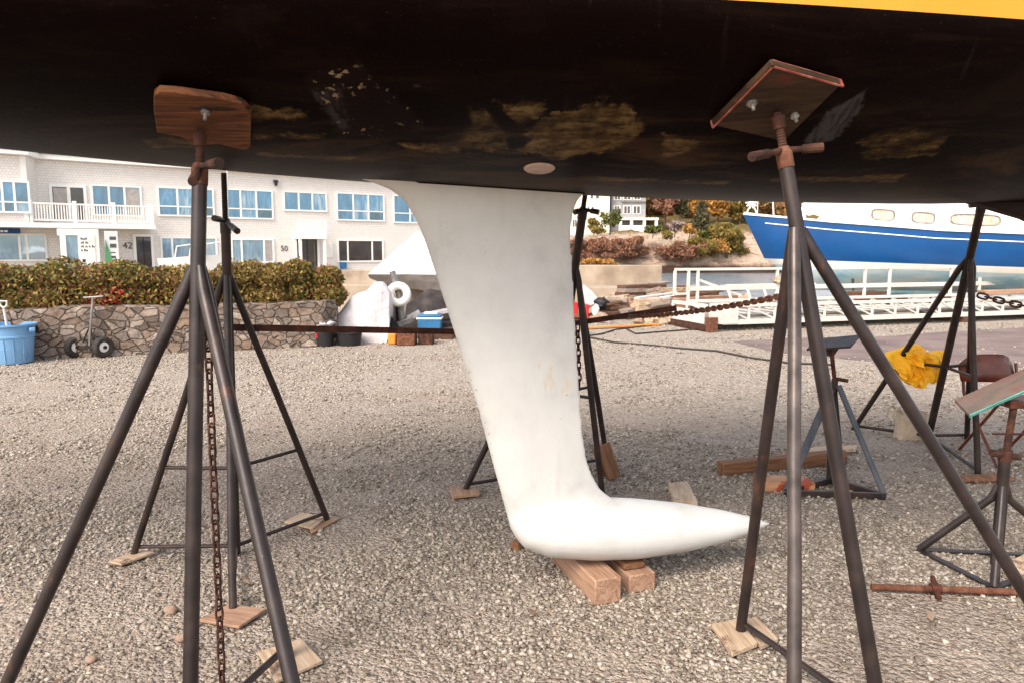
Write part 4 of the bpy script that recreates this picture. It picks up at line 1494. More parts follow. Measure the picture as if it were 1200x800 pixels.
# blue barrel with a shovel in it
Yb = G(14, 428).y + 0.22
cb = P(13, 400, Yb)
t = empty('barrel', (cb.x, Yb, 0))
tag(t, 'light blue plastic trash barrel standing by the stone wall', 'barrel')
ht = P(13, 381, Yb - 0.2).z
rt = 29 / FPX * Yb * 0.93
prof = [(0.0, 0.01), (rt * 0.76, 0.01), (rt * 0.78, 0.02), (rt * 0.88, ht * 0.66), (rt * 0.93, ht * 0.67), (rt * 0.93, ht * 0.71), (rt * 0.90, ht * 0.72), (rt * 0.95, ht * 0.95), (rt * 1.04, ht * 0.955), (rt * 1.04, ht), (rt * 0.95, ht), (rt * 0.82, ht * 0.3), (0.0, ht * 0.28)]
MB().lathe(prof, (cb.x, Yb, 0), None, 36).build('body', M['plastic_blue'], t)
mb = MB()
for a in (-75, -52, -25):
    an = R(a)
    c = V((cb.x + math.cos(an) * rt * 0.845, Yb + math.sin(an) * rt * 0.845, ht * 0.36))
    mb.beam(c - V((math.cos(an) * 0.012, math.sin(an) * 0.012, ht * 0.28)), c + V((math.cos(an) * 0.012, math.sin(an) * 0.012, ht * 0.28)), 0.012, 0.012)
mb.build('rib', M['plastic_blue'], t)
MB().beam((cb.x + rt * 0.95, Yb - 0.06, ht * 0.86), (cb.x + rt * 1.12, Yb - 0.02, ht * 0.86), 0.14, 0.05).build('handle', M['plastic_blue'], t, bevel=0.01)
t = empty('shovel', P(8, 385, Yb))
tag(t, 'pale D-handled shovel standing upright in the blue barrel', 'shovel')
a, b = P(10.5, 384, Yb) - V((0, 0, 0.25)), P(4.5, 362, Yb)
MB().tube([a, b], 0.016, 10).build('shaft', M['alu'], t)
pts_ = [(4.5, 361), (0.5, 358), (-1, 353), (8, 353), (8, 358), (4.5, 361)]
MB().tube([P(x, y, Yb) for x, y in pts_], 0.014, 8).build('handle', M['alu'], t)
MB().box(a + V((0, 0, 0.02)), (0.16, 0.02, 0.2)).build('blade', M['metal_dull'], t, bevel=0.008)

# trailer dolly
Yd = G(106, 420).y + 0.1
t = empty('trailer_dolly', (P(105, 410, Yd).x, Yd, 0))
tag(t, 'steel two-wheeled trailer dolly with a T handle against the stone wall', 'dolly')
rw = (425 - 400) / 2 / FPX * Yd
for x in (88.5, 121):
    c = P(x, 411, Yd); c.z = rw
    axm = V((0.86, -0.5, 0)).to_track_quat('Z', 'Y').to_matrix()
    wh = MB().torus(c, rw * 0.72, rw * 0.30, axm, 26, 10, 1.25).build('wheel', M['rubber'], t)
    MB().lathe([(0.0, 0.03), (rw * 0.2, 0.03), (rw * 0.22, 0.022), (rw * 0.48, 0.016), (rw * 0.5, 0.0), (rw * 0.48, -0.016), (0, -0.02)], c + V((0.86, -0.5, 0)) * 0.012, axm, 20).build('rim', M['white'], t).parent = wh
    MB().lathe([(0.0, 0.05), (rw * 0.17, 0.05), (rw * 0.17, 0.0)], c + V((0.86, -0.5, 0)) * 0.012, axm, 12).build('hub', M['black'], t).parent = wh
ca, cc = P(88.5, 411, Yd), P(121, 411, Yd)
ca.z = cc.z = rw
MB().beam(ca + V((0.03, 0, 0)), cc - V((0.0, 0, 0)), 0.04, 0.04).build('axle', M['pipe'], t)
jn = P(106, 382, Yd)
MB().tube([P(104.5, 410, Yd), jn, P(109, 348, Yd + 0.05)], 0.017, 8).build('drawbar', M['metal_dull'], t)
MB().tube([P(98, 349, Yd + 0.05), P(121, 347.5, Yd + 0.05)], 0.014, 8).build('handle', M['metal_dull'], t)
MB().tube([P(97, 401, Yd), P(105, 383, Yd)], 0.011, 6).tube([P(111, 406, Yd), P(106, 384, Yd)], 0.011, 6).build('brace', M['pipe'], t)

# ------------------------------------------------------------------ long white shingled building
O = V((P(430, 318, 50).x, 50, 0))
lf = P(130, 191, 40.6)
e = (V((O.x, O.y, 0)) - V((lf.x, lf.y, 0))).normalized()
FN = V((e.y, -e.x, 0))   # outward, toward the yard
RZ = math.atan2(e.y, e.x)


def F(px, py, out=0.0):
    p = onplane(px, py, O + FN * out, FN)
    return (p - O).dot(e), p.z


BUILD = empty('shingled_building', O, RZ)
tag(BUILD, 'long two-storey white shingled building with a balcony behind the hedge', 'building')
ZR = F(300, 203)[1]          # roof underside
XL, XR = F(-160, 250)[0], 16.0
BO = 1.35                     # how far bay and balcony stand out
ZS0, ZS1 = F(150, 268.5, BO)[1], F(150, 263, BO)[1]
xb = F(33, 230, BO)[0]       # right corner of the bay
MB().bx(XL, XR, 0.0, 11.0, 0.0, ZR).build('wall', M['shingle'], BUILD, local=True, smooth=0)
bay = MB().prism([V((XL, -BO, ZS1)), V((xb, -BO, ZS1)), V((xb + 0.55, -0.003, ZS1)), V((XL, -0.003, ZS1))], (0, 0, ZR - ZS1 - 0.002)).build('bay', M['shingle'], BUILD, local=True, smooth=0)
MB().bx(xb - 0.24, xb + 0.004, -BO - 0.02, -BO + 0.2, ZS1, ZR - 0.01).build('corner_board', M['trim'], BUILD, local=True).parent = bay
ov = 0.35
MB().prism([V((XL, -BO - ov, ZR)), V((xb + 0.1, -BO - ov, ZR)), V((xb + 0.75, -ov, ZR)), V((XR, -ov, ZR)), V((XR, 11.2, ZR)), V((XL, 11.2, ZR))], (0, 0, 0.24)).build('fascia', M['trim'], BUILD, local=True, smooth=0)
rf = MB().prism([V((XL, -BO - ov - 0.05, ZR + 0.24)), V((xb + 0.1, -BO - ov - 0.05, ZR + 0.24)), V((xb + 0.8, -ov - 0.05, ZR + 0.24)), V((XR, -ov - 0.05, ZR + 0.24)), V((XR, 11.3, ZR + 0.24)), V((XL, 11.3, ZR + 0.24))], (0, 0, 0.10)).build('roof', M['roof_dark'], BUILD, local=True, smooth=0)
x_ = F(112, 180)[0]
MB().bx(x_, x_ + 0.6, 3.0, 3.7, ZR + 0.342, ZR + 1.6).build('chimney', M['roof_dark'], BUILD, local=True).parent = rf
x_ = F(6, 180, BO)[0]
MB().bx(x_ - 3.2, x_ + 0.4, 0.5, 3.0, ZR + 0.342, ZR + 0.95).build('skylight', M['glass_pale'], BUILD, local=True).parent = rf
mb = MB()
x_ = F(14, 180, 0)[0]
for dx in (0, 1.0):
    mb.bx(x_ + dx, x_ + dx + 0.07, 3.4, 3.47, ZR + 0.342, ZR + 2.3)
mb.beam((x_, 3.43, ZR + 0.4), (x_ + 1.0, 3.43, ZR + 2.2), 0.05, 0.05).beam((x_ + 1, 3.43, ZR + 0.4), (x_, 3.43, ZR + 2.2), 0.05, 0.05)
mb.build('roof_frame', M['roof_dark'], BUILD, local=True).parent = rf


def win(xl, yt, xr, yb, cols, trans=None, out=0.0, mat='glass', fr=0.09, name='window', dark=()):
    x0, z1 = F(xl, yt, out); _, z0 = F(xl, yb, out)
    x1, _ = F(xr, yt, out)
    y = -out
    w = MB()
    w.bx(x0 - fr, x1 + fr, y - 0.07, y - 0.003, z1, z1 + fr).bx(x0 - fr, x1 + fr, y - 0.09, y - 0.003, z0 - fr, z0)
    w.bx(x0 - fr, x0, y - 0.07, y - 0.003, z0, z1).bx(x1, x1 + fr, y - 0.07, y - 0.003, z0, z1)
    xs = cols if isinstance(cols, list) else [i / cols for i in range(1, cols)]
    for c in xs:
        xx = x0 + (x1 - x0) * c
        w.bx(xx - fr * 0.55, xx + fr * 0.55, y - 0.06, y - 0.003, z0, z1)
    if trans:
        zt = z0 + (z1 - z0) * trans
        edges = [x0] + [x0 + (x1 - x0) * c for c in xs] + [x1]
        for i in range(len(edges) - 1):
            w.bx(edges[i] + (fr * 0.55 if i else 0), edges[i + 1] - (fr * 0.55 if i < len(edges) - 2 else 0), y - 0.055, y - 0.003, zt - fr * 0.4, zt + fr * 0.4)
    o = w.build(name, M['trim'], BUILD, local=True, smooth=0)
    g_ = MB()
    ee = [x0] + [x0 + (x1 - x0) * c for c in xs] + [x1]
    zl = [z0, z0 + (z1 - z0) * trans, z1] if trans else [z0, z1]
    for i in range(len(ee) - 1):
        for j in range(len(zl) - 1):
            g_.bx(ee[i] + 0.003, ee[i + 1] - 0.003, y - 0.025, y - 0.004, zl[j] + 0.003, zl[j + 1] - 0.003)
    g_.build('pane', M[mat], BUILD, local=True, smooth=0).parent = o
    for (c0, c1, dm) in dark:
        MB().bx(x0 + (x1 - x0) * c0 + 0.05, x0 + (x1 - x0) * c1 - 0.05, y - 0.034, y - 0.026, z0 + 0.05, z1 - 0.05).build('blind', M[dm], BUILD, local=True, smooth=0).parent = o
    return o


win(-60, 210.5, 31, 246, [0.33, 0.66, 0.82], 0.32, out=BO, mat='glass')
win(108, 218, 163, 251, 3, None, dark=((0.68, 1.0, 'blind'),))
win(185.5, 220.5, 248, 251.5, 3, 0.32)
win(262, 222.5, 317.5, 254.5, 3, 0.32)
win(333, 225.5, 381, 245.5, 3)
win(395, 227, 448.5, 257, 3, 0.34)
win(461.5, 230, 515, 260, 3, 0.34)
win(550, 234, 600, 262, 3, 0.34)
win(-60, 275.5, 51.5, 305, [0.35, 0.72, 0.8], None, mat='glass_pale')
win(189.5, 279.5, 252, 305, [0.18, 0.64], None, mat='glass_pale')
win(272, 281.5, 319, 307, [0.22, 0.78], None, mat='glass_pale', dark=((0.8, 1.0, 'blind'),))
win(396.5, 282.5, 447.5, 306, [0.2, 0.76], None, mat='glass_dark')
win(520, 287, 570, 308, 2, None, mat='glass_dark')
# doors
win(60.5, 219, 97, 259, [0.52], None, mat='glass_dark', fr=0.14, name='sliding_door', dark=((0.0, 0.5, 'blind'),))
for (xl, yt, xr, yb) in ((158.5, 277.5, 176, 301), (347, 280, 371, 306)):
    x0, z1 = F(xl, yt); x1, _ = F(xr, yt)
    w = MB().bx(x0 - 0.14, x0, -0.10, -0.003, 0, z1).bx(x1, x1 + 0.14, -0.10, -0.003, 0, z1).bx(x0 - 0.14, x1 + 0.14, -0.10, -0.003, z1, z1 + 0.14)
    d_ = w.build('door', M['trim'], BUILD, local=True, smooth=0)
    MB().bx(x0 + 0.002, x1 - 0.002, -0.05, -0.004, 0, z1 - 0.002).build('door_leaf', M['glass_dark'], BUILD, local=True).parent = d_
    MB().bx((x0 + x1) / 2 - 0.03, (x0 + x1) / 2 + 0.03, -0.06, -0.051, 0.1, z1 - 0.1).build('mullion', M['screen'], BUILD, local=True).parent = d_
# balcony
xa, xe = xb + 0.02, F(182, 262, BO)[0]
zr1 = F(110, 239.5, BO)[1]
bal = MB().bx(XL, xe, -BO - 0.03, -0.004, ZS0, ZS1 - 0.004).build('balcony', M['trim'], BUILD, local=True, smooth=0)
mb = MB()
L = xe - 0.05 - xa
mb.bx(xa, xe - 0.05, -BO + 0.0, -BO + 0.09, zr1 - 0.08, zr1)
mb.bx(xa, xe - 0.05, -BO + 0.02, -BO + 0.07, ZS1 + 0.10, ZS1 + 0.17)
nb = 46
for i in range(nb + 1):
    x = xa + L * i / nb
    mb.bx(x - 0.022, x + 0.022, -BO + 0.025, -BO + 0.065, ZS1 + 0.17, zr1 - 0.08)
for k in (0.0, 0.34, 0.655, 0.98):
    x = xa + L * k + 0.02
    mb.bx(x - 0.085, x + 0.085, -BO - 0.02, -BO + 0.15, ZS1, zr1 + 0.12)
ny = 9
for i in range(1, ny):
    y = -BO + 0.05 + (BO - 0.1) * i / ny
    mb.bx(xe - 0.1, xe - 0.06, y - 0.02, y + 0.02, ZS1 + 0.12, zr1 - 0.08)
mb.bx(xe - 0.12, xe - 0.04, -BO + 0.16, -0.02, zr1 - 0.08, zr1)
mb.build('railing', M['trim'], BUILD, local=True, smooth=0).parent = bal
# little railed canopy over door 50
x0, zt0 = F(343.5, 258); x1, _ = F(375.5, 258)
_, zb0 = F(343.5, 275)
cn = MB().bx(x0, x1, -0.85, -0.004, zb0 - 0.28, zb0 + 0.02).bx(x0 + 0.03, x0 + 0.18, -0.80, -0.65, 0, zb0 - 0.28).bx(x1 - 0.18, x1 - 0.03, -0.80, -0.65, 0, zb0 - 0.28).build('canopy', M['trim'], BUILD, local=True, smooth=0)
mb = MB().bx(x0, x1, -0.82, -0.76, zt0 - 0.06, zt0)
for i in range(15):
    x = x0 + (x1 - x0) * i / 14
    wd = 0.05 if i in (0, 14) else 0.022
    mb.bx(x - wd, x + wd, -0.81, -0.77, zb0 + 0.02, zt0 - 0.06)
mb.build('railing', M['trim'], BUILD, local=True, smooth=0).parent = cn
# wall lamp, notice board, window box
x, z = F(322.5, 214)
MB().bx(x - 0.12, x + 0.12, -0.2, -0.003, z - 0.02, z + 0.12).bx(x - 0.07, x + 0.07, -0.17, -0.04, z - 0.2, z - 0.02).build('wall_lamp', M['screen'], BUILD, local=True)
x0, z1 = F(381, 284); x1, z0 = F(390, 302)
MB().bx(x0, x1, -0.05, -0.003, z0, z1).build('notice_board', M['white'], BUILD, local=True)
x0, z1 = F(398, 307.5); x1, z0 = F(404, 315)
MB().bx(x0, x1, -0.3, -0.02, z0, z1).build('mail_box', M['cooler_blue'], BUILD, local=True)


def text(body, name, x, z, y, h, mat, parent):
    cu = bpy.data.curves.new(name, 'FONT')
    cu.body = body
    cu.size = h * 1.4
    cu.extrude = 0.01
    cu.align_x = 'CENTER'
    cu.materials.append(mat)
    o = bpy.data.objects.new(name, cu)
    COL.objects.link(o)
    o.parent = parent
    o.location = (x, y, z)
    o.rotation_euler = (math.pi / 2, 0, 0)
    me = bpy.data.meshes.new_from_object(o)
    o2 = bpy.data.objects.new(name, me)
    o2.parent = parent
    o2.location = o.location
    o2.rotation_euler = o.rotation_euler
    bpy.data.objects.remove(o)
    COL.objects.link(o2)
    return o2


x, z = F(149.5, 289.5)
text('42', 'house_number', x, z - 0.1, -0.02, 0.36, M['ink'], BUILD)
x, z = F(333, 292.5)
text('50', 'house_number', x, z - 0.1, -0.02, 0.34, M['ink'], BUILD)
# blue fascia sign over the left shop window
x0, z1 = F(-20, 267.5, 0.25); x1, z0 = F(24, 273.8, 0.25)
sg = MB().bx(x0, x1, -0.30, -0.2, z0, z1).build('shop_sign', M['sign_blue'], BUILD, local=True)
mb = MB()
k = x0 + 0.3
random.seed(3)
while k < x1 - 0.5:
    w_ = random.uniform(0.07, 0.15)
    mb.bx(k, k + w_, -0.315, -0.302, (z0 + z1) / 2 - 0.07, (z0 + z1) / 2 + random.choice((0.03, 0.03, 0.09)))
    k += w_ + random.choice((0.04, 0.04, 0.05, 0.16))
mb.build('lettering', M['white'], BUILD, local=True).parent = sg

# white entrance porch with notices in front of the building
po = 2.6
x0, zt0 = F(70, 268, po); x1, _ = F(121, 268, po)
PORCH = empty('entrance_porch', O + e * ((x0 + x1) / 2) + FN * po, RZ)
tag(PORCH, 'white glazed entrance porch covered with notices below the balcony', 'porch')


def pl(mb, xa, xb_, ya, yb_, za, zb_):
    c = (x0 + x1) / 2
    return mb.bx(xa - c, xb_ - c, ya + po, yb_ + po, za, zb_)


xm = F(115, 268, po)[0]
fr_ = MB()
zt0 = min(zt0, ZS0 - 0.05)
pl(fr_, x0, xm, -po, -po + 1.0, zt0 - 0.32, zt0)
pl(fr_, x0, x0 + 0.22, -po, -po + 0.2, 0, zt0 - 0.32)
pl(fr_, xm - 0.2, xm, -po, -po + 0.2, 0, zt0 - 0.32)
pl(fr_, x0 + 0.22, xm - 0.2, -po + 0.06, -po + 0.12, 0, 0.5)
pl(fr_, x0 + 0.75, x0 + 1.15, -po + 0.05, -po + 0.15, 0.5, zt0 - 0.32)
fr_.build('frame', M['white'], PORCH, local=True, smooth=0)
pl(MB(), x0 + 0.222, xm - 0.202, -po + 0.08, -po + 0.11, 0.5, zt0 - 0.322).build('glazing', M['glass_pale'], PORCH, local=True)
xa_, _ = F(91.5, 280, po); xb2, _ = F(110.5, 280, po)
_, za_ = F(91.5, 303, po); _, zb2 = F(91.5, 274.5, po)
nbd = pl(MB(), xa_, xb2, -po - 0.03, -po + 0.05, za_ - 0.5, zb2).build('notice_board', M['white'], PORCH, local=True, smooth=0)
mb = MB()
ws = [(.9,), (.45, .4), (.4, .3, .2, .45), (.2, .55)]
zz = zb2 - 0.28
for wl_ in ws:
    xx = xa_ + 0.10
    for q_ in wl_:
        s_ = q_ * 0.62 * (xb2 - xa_) / 1.35
        n_ = max(2, int(s_ / 0.07))
        for i in range(n_):
            pl(mb, xx + s_ * i / n_, xx + s_ * (i + 0.72) / n_, -po - 0.038, -po - 0.031, zz, zz + random.choice((0.07, 0.07, 0.11)))
        xx += s_ + 0.06
    zz -= 0.19
pl(mb, xa_ + 0.12, xa_ + 0.26, -po - 0.038, -po - 0.031, zz - 0.36, zz - 0.2)
mb.build('lettering', M['ink'], PORCH, local=True).parent = nbd
xs0, _ = F(120, 280, po); xs1, _ = F(138, 280, po)
sb = pl(MB(), xs0 + 0.1, xs1, -po - 0.02, -po + 0.05, 0.4, F(126, 271, po)[1]).build('sign_board', mk('sign_pale', [S(206, 210, 208), S(220, 222, 220)], 3), PORCH, local=True)
mb = MB()
zz = F(126, 277.5, po)[1]
for rw_, hh_ in ((0, 0.17), (0.36, 0.2), (0.78, 0.05), (0.98, 0.1), (1.25, 0.08)):
    n_ = 6 if rw_ < 0.5 else 1
    for i in range(n_):
        ww_ = (xs1 - xs0 - 0.4)
        pl(mb, xs0 + 0.32 + ww_ * i / n_, xs0 + 0.32 + ww_ * (i + 0.78) / n_, -po - 0.028, -po - 0.021, zz - rw_ - hh_, zz - rw_)
mb.build('lettering', M['ink'], PORCH, local=True).parent = sb
c = (x0 + x1) / 2
MB().prism([V((xs0 + 0.0 - c, -0.06, 0.3)), V((xs0 + 0.55 - c, -0.06, 0.3)), V((xs0 + 0.12 - c, -0.06, F(126, 281, po)[1]))], (0, 0.03, 0)).build('pennant', M['sign_green'], PORCH, local=True, smooth=0)

# ------------------------------------------------------------------ shrink-wrapped boat, junk pile, low concrete walls
mb = MB()
Yw = 27.0
tag(MB().bx(P(395, 320, Yw).x, P(520, 320, Yw).x + 2, Yw, Yw + 0.4, 0, P(420, 317, Yw).z).build('concrete_wall', M['conc'], bevel=0.02), 'tan concrete wall behind the shrink-wrapped boat, the farther of two', 'concrete wall')
Yw2 = 17.0
tag(MB().bx(P(398, 320, Yw2).x, P(520, 320, Yw2).x + 1, Yw2, Yw2 + 0.35, 0, P(420, 334, Yw2).z).build('concrete_wall', M['conc'], bevel=0.02), 'lower tan concrete wall beside the stone wall corner, behind the white sheet', 'concrete wall')

t = empty('wrapped_boat', P(500, 360, 15.2) * V((1, 1, 0)))
tag(t, 'small boat under a peaked white shrink-wrap cover', 'boat')
Lc, A_, B_2, C_ = P(431, 321.5, 14.6), P(489, 271, 15.4), P(560, 305, 17.2), P(620, 318, 17.5)
R_ = P(545, 322, 14.3)
Rb = P(640, 322, 16.5)
Bk = P(470, 312, 18.5)
fcs = [(Lc, R_, A_), (R_, B_2, A_), (R_, Rb, B_2), (Lc, A_, Bk), (A_, B_2, Bk), (B_2, Rb, Bk)]


def subtri(mb, a, b, c, n=10):
    idx = {}
    for i in range(n + 1):
        for j in range(n + 1 - i):
            p = a * (1 - (i + j) / n) + b * (i / n) + c * (j / n)
            sag = 0.22 * (i / n) * (j / n) * (1 - (i + j) / n) * 27 * 0.25
            nn = (b - a).cross(c - a).normalized()
            w = mnoise.noise(p * 2.2) * 0.02 * min(1, 6 * (i / n) * (j / n) + 3 * (i / n) * (1 - (i + j) / n) + 3 * (j / n) * (1 - (i + j) / n))
            idx[i, j] = len(mb.v)
            mb.v.append(p - nn * sag * 0.5 + nn * w)
    for i in range(n):
        for j in range(n - i):
            mb.f.append([idx[i, j], idx[i + 1, j], idx[i, j + 1]])
            if i + j < n - 1:
                mb.f.append([idx[i + 1, j], idx[i + 1, j + 1], idx[i, j + 1]])


mb = MB()
for f_ in fcs:
    subtri(mb, *f_)
mb.build('cover', M['wrap'], t, smooth=45)
lo = [P(447, 336, 15.0), P(545, 346, 14.6), P(640, 346, 16.4), P(480, 330, 18.0)]
hi = [Lc, R_, Rb, Bk]
mb = MB()
for i in range(4):
    a, b, c, d = hi[i], hi[(i + 1) % 4], lo[(i + 1) % 4], lo[i]
    n = 12
    rws = []
    for u in range(n + 1):
        r0 = a.lerp(b, u / n); r1 = d.lerp(c, u / n)
        rws.append([r0.lerp(r1, k / 6) + mnoise.noise_vector((r0.lerp(r1, k / 6)) * 3) * (0.05 if k else 0.0) for k in range(7)])
    mb.grid(rws)
mb.build('hull_wrap', M['skirt'], t, smooth=50)
for x, y in ((500, 380), (560, 380)):
    a = P(x, 345, 15.6)
    MB().bx(a.x - 0.05, a.x + 0.05, 15.5, 16.5, 0, a.z + 0.1).build('cradle', M['wood_dark'], t)


def mound(prof, Y0, dep, amp=0.03, freq=3.0, seed=0.0, nd=18, sub=8):
    """a draped heap: silhouette profile (pixels, left to right) at depth Y0, rounded away from the camera"""
    pp = [P(x, y, Y0) for x, y in prof]
    fine = []
    for i in range(len(pp) - 1):
        fine += [pp[i].lerp(pp[i + 1], k / sub) for k in range(sub)]
    fine.append(pp[-1])
    rws = []
    for j in range(nd + 1):
        q = -1 + 2 * j / nd
        h_ = math.sqrt(max(0.0, 1 - abs(q) ** 2.4))
        row = []
        for p in fine:
            v_ = V((p.x, Y0 + q * dep, max(0.0, p.z) * h_))
            v_ += mnoise.noise_vector(V((p.x * freq, q * dep * freq, p.z * freq * 0.8 + seed))) * amp * (1 if 0 < j < nd else 0)
            v_.z = max(v_.z, 0.0)
            row.append(v_)
        rws.append(row)
    return MB().grid(rws)


Yj = 12.6
Yj_ = 12.25
tag(mound([(389, 384), (391, 376), (398, 366), (411, 353), (414, 349), (428, 341), (438, 333), (446, 334), (452, 345), (456, 362), (457, 388)], Yj_, 0.36, 0.10, 2.6, 1.0).build('plastic_sheet', M['bag'], smooth=75),
    'big white plastic sheet draped over a heap beside the stone wall', 'plastic sheet')
tag(mound([(474, 375), (482, 352), (492, 343), (505, 339), (520, 340), (530, 350), (545, 360), (560, 384)], Yj + 1.2, 0.5, 0.06, 4, 5.0).build('tarp_heap', M['dark_box'], smooth=60),
    'dark tarp heap under the shrink-wrapped boat', 'tarp')
tag(mound([(442, 352), (448, 342), (456, 340), (462, 346), (466, 356)], Yj + 0.8, 0.2, 0.03, 5, 7.0).build('sack', M['dark_box'], smooth=60), 'small black sack behind the white ring', 'sack')
for (xl, xr, yt, yb, lb, st) in ((367, 393, 381, 407, 'dark grey bucket with a red sticker by the stone wall', True), (394, 425, 389, 406, 'black bucket right of the stickered bucket', False)):
    Yk = G((xl + xr) / 2, yb).y + 0.18
    c = P((xl + xr) / 2, yb, Yk); r = (xr - xl) / 2 / FPX * Yk
    hh_ = P(xl, yt, Yk).z
    b_ = MB().lathe([(0, 0.005), (r * 0.82, 0.005), (r * 0.98, hh_ * 0.93), (r * 1.04, hh_ * 0.94), (r * 1.04, hh_), (r * 0.96, hh_), (r * 0.78, hh_ * 0.2), (0, hh_ * 0.2)], (c.x, Yk, 0), None, 28).build('bucket', M['black'])
    tag(b_, lb, 'bucket')
    if st:
        a0 = R(228)
        rw_ = [[V((c.x + math.cos(a0 + k * 0.08) * r * (0.902 + j * 0.028), Yk + math.sin(a0 + k * 0.08) * r * (0.902 + j * 0.028), hh_ * (0.42 + 0.12 * j))) for k in range(5)] for j in range(3)]
        MB().grid(rw_).build('sticker', M['red'], b_)
c = P(380, 381, G(380, 407).y + 0.18)
tag(blob('x', None, c + V((0, 0, 0.0)), (0.14, 0.12, 0.07), 0.8, 3, 9, seg=(20, 12)).build('crumpled_bag', M['bag'], smooth=50), 'crumpled pale plastic in the mouth of the stickered bucket', 'plastic bag')
# a small white boat laid up behind the hedge, its rails showing
Yv = 19.0
t = empty('laid_up_boat', P(232, 318, Yv) * V((1, 1, 0)))
tag(t, 'small white boat with thin bow rails laid up behind the hedge', 'boat')
a, b = P(196, 303, Yv), P(262, 303, Yv)
mb = MB()
rws = []
for i in range(13):
    u = i / 12
    x = a.x + (b.x - a.x) * u
    w_ = 0.55 * math.sin(min(1, (1 - u) * 2.2 + 0.03) * math.pi / 2)
    zt__ = a.z + 0.10 * u
    rws.append([V((x, Yv + w_ * k, zt__ - 0.75 * (1 - abs(k) ** 2.2) - 0.0)) for k in (-1, -0.8, -0.5, 0, 0.5, 0.8, 1)])
mb.grid(rws)
mb.grid([[r[0] for r in rws], [r[-1] for r in rws]])
mb.build('hull', M['boat_white'], t, smooth=50)
mb = MB()
for x0_, x1_ in ((205, 222), (222, 240), (240, 258)):
    mb.tube([P(x0_, 302, Yv - 0.4), P(x0_ + 2, 289 - (x0_ - 205) * 0.08, Yv - 0.4), P(x1_ + 2, 288 - (x1_ - 205) * 0.08, Yv - 0.4)], 0.018, 6)
mb.build('rail', M['alu'], t)
MB().bx(a.x + 0.2, b.x - 0.3, Yv - 0.1, Yv + 0.1, 0.0, a.z - 0.70).build('cradle', M['wood_dark'], t)
tag(MB().tube([P(268, 330, 12.6) * V((1, 1, 0)) + V((0, 0, WH)), P(266, 198, 12.6)], 0.012, 6).build('halyard_pole', M['alu']), 'thin white pole rising behind the hedge by the slim stand', 'pole')
# white ring and steel post
c = P(467, 345, Yj - 0.1)
tag(MB().torus(c, 10.0 / FPX * Yj, 4.6 / FPX * Yj, V((0.15, -1, 0.1)).to_track_quat('Z', 'Y').to_matrix(), 32, 12, 1.1).build('ring_fender', M['white']), 'fat white ring fender hung on a slanting steel post', 'fender')
tag(MB().tube([P(459.5, 318, Yj), P(469, 350, Yj), P(472, 384, Yj)], 0.055, 12).build('steel_post', M['metal_dull']), 'slanting grey steel post through the white ring', 'post')
random.seed(21)
for k, (x0_, y0_, x1_, y1_, w_, mm, lb) in enumerate((
        (455, 372, 466, 388, 0.22, 'black', 'black box standing left of the steel post'),
        (466, 381, 484, 374, 0.10, 'metal_dull', 'grey metal bracket lying right of the steel post'),
        (466, 389, 478, 383, 0.09, 'wood_pale', 'pale wood end below the steel post'),
        (478, 374, 492, 366, 0.12, 'tarp_grey', 'grey board leaning behind the blue cooler'))):
    a, b = P(x0_, y0_, Yj - 0.1 + 0.05 * k), P(x1_, y1_, Yj - 0.05 + 0.05 * k)
    tag(MB().beam(a, b, w_, 0.10).build('scrap_box' if k == 0 else 'metal_scrap' if k == 1 else 'wood_scrap' if k == 2 else 'board', M[mm], bevel=0.01), lb, 'box' if k == 0 else 'scrap')
tag(MB().beam(P(489, 371, Yj + 0.3), P(540, 361, Yj + 0.5), 0.3, 0.06).build('board', M['tarp_grey'], bevel=0.006), 'long grey board behind the blue cooler', 'board')
tag(MB().beam(P(492, 384, Yj + 0.2), P(560, 378, Yj + 0.5), 0.5, 0.16).build('dark_case', M['black'], bevel=0.02), 'long dark case behind the blue cooler', 'case')
# cooler
t = empty('cooler', P(503, 384, Yj - 0.2))
tag(t, 'blue cooler with a white lid top in the junk pile', 'cooler')
a = P(490, 385, Yj - 0.2); b = P(517, 374, Yj - 0.2)
MB().bx(a.x, b.x, Yj - 0.3, Yj, a.z, b.z).build('body', M['cooler_blue'], t, bevel=0.02)
MB().bx(a.x - 0.015, b.x + 0.015, Yj - 0.315, Yj + 0.015, b.z, b.z + 0.03).build('rim', M['white'], t, bevel=0.01)
MB().prism([V((a.x, Yj - 0.3, b.z + 0.03)), V((b.x, Yj - 0.3, b.z + 0.03)), V((b.x, Yj, b.z + 0.03)), V((a.x, Yj, b.z + 0.03))], (0, 0, 0.05)).build('lid', M['cooler_blue'], t, bevel=0.02)
MB().bx(a.x + 0.1, b.x - 0.06, Yj - 0.22, Yj - 0.05, b.z + 0.08, b.z + 0.115).build('lid_top', M['white'], t, bevel=0.01)
# crates under the cooler that carry it, orange and red-brown boxes
tag(MB().bx(a.x - 0.1, b.x + 0.2, Yj - 0.25, Yj + 0.3, 0, a.z - 0.003).build('crate', M['wood_dark'], bevel=0.01), 'dark crate carrying the blue cooler', 'crate')
Yr = G(475, 405).y + 0.1
tag(MB().bx(P(466, 400, Yr).x, P(487, 400, Yr).x, Yr - 0.1, Yr + 0.2, 0, P(470, 388, Yr).z).build('rusty_block', M['rust_orange'], bevel=0.015), 'red-brown rusty block at the foot of the junk pile', 'block')
tag(MB().bx(P(454, 400, Yr).x, P(464, 400, Yr).x, Yr + 0.0, Yr + 0.2, 0, P(460, 391, Yr).z).build('orange_jug', M['orange'], bevel=0.03), 'orange plastic jug left of the rusty block', 'jug')
tag(MB().bx(P(490, 400, Yr).x, P(507, 400, Yr).x, Yr + 0.0, Yr + 0.3, 0, P(500, 388, Yr).z).build('wood_block', M['rust'], bevel=0.015), 'dark red wood block right of the rusty block', 'block')

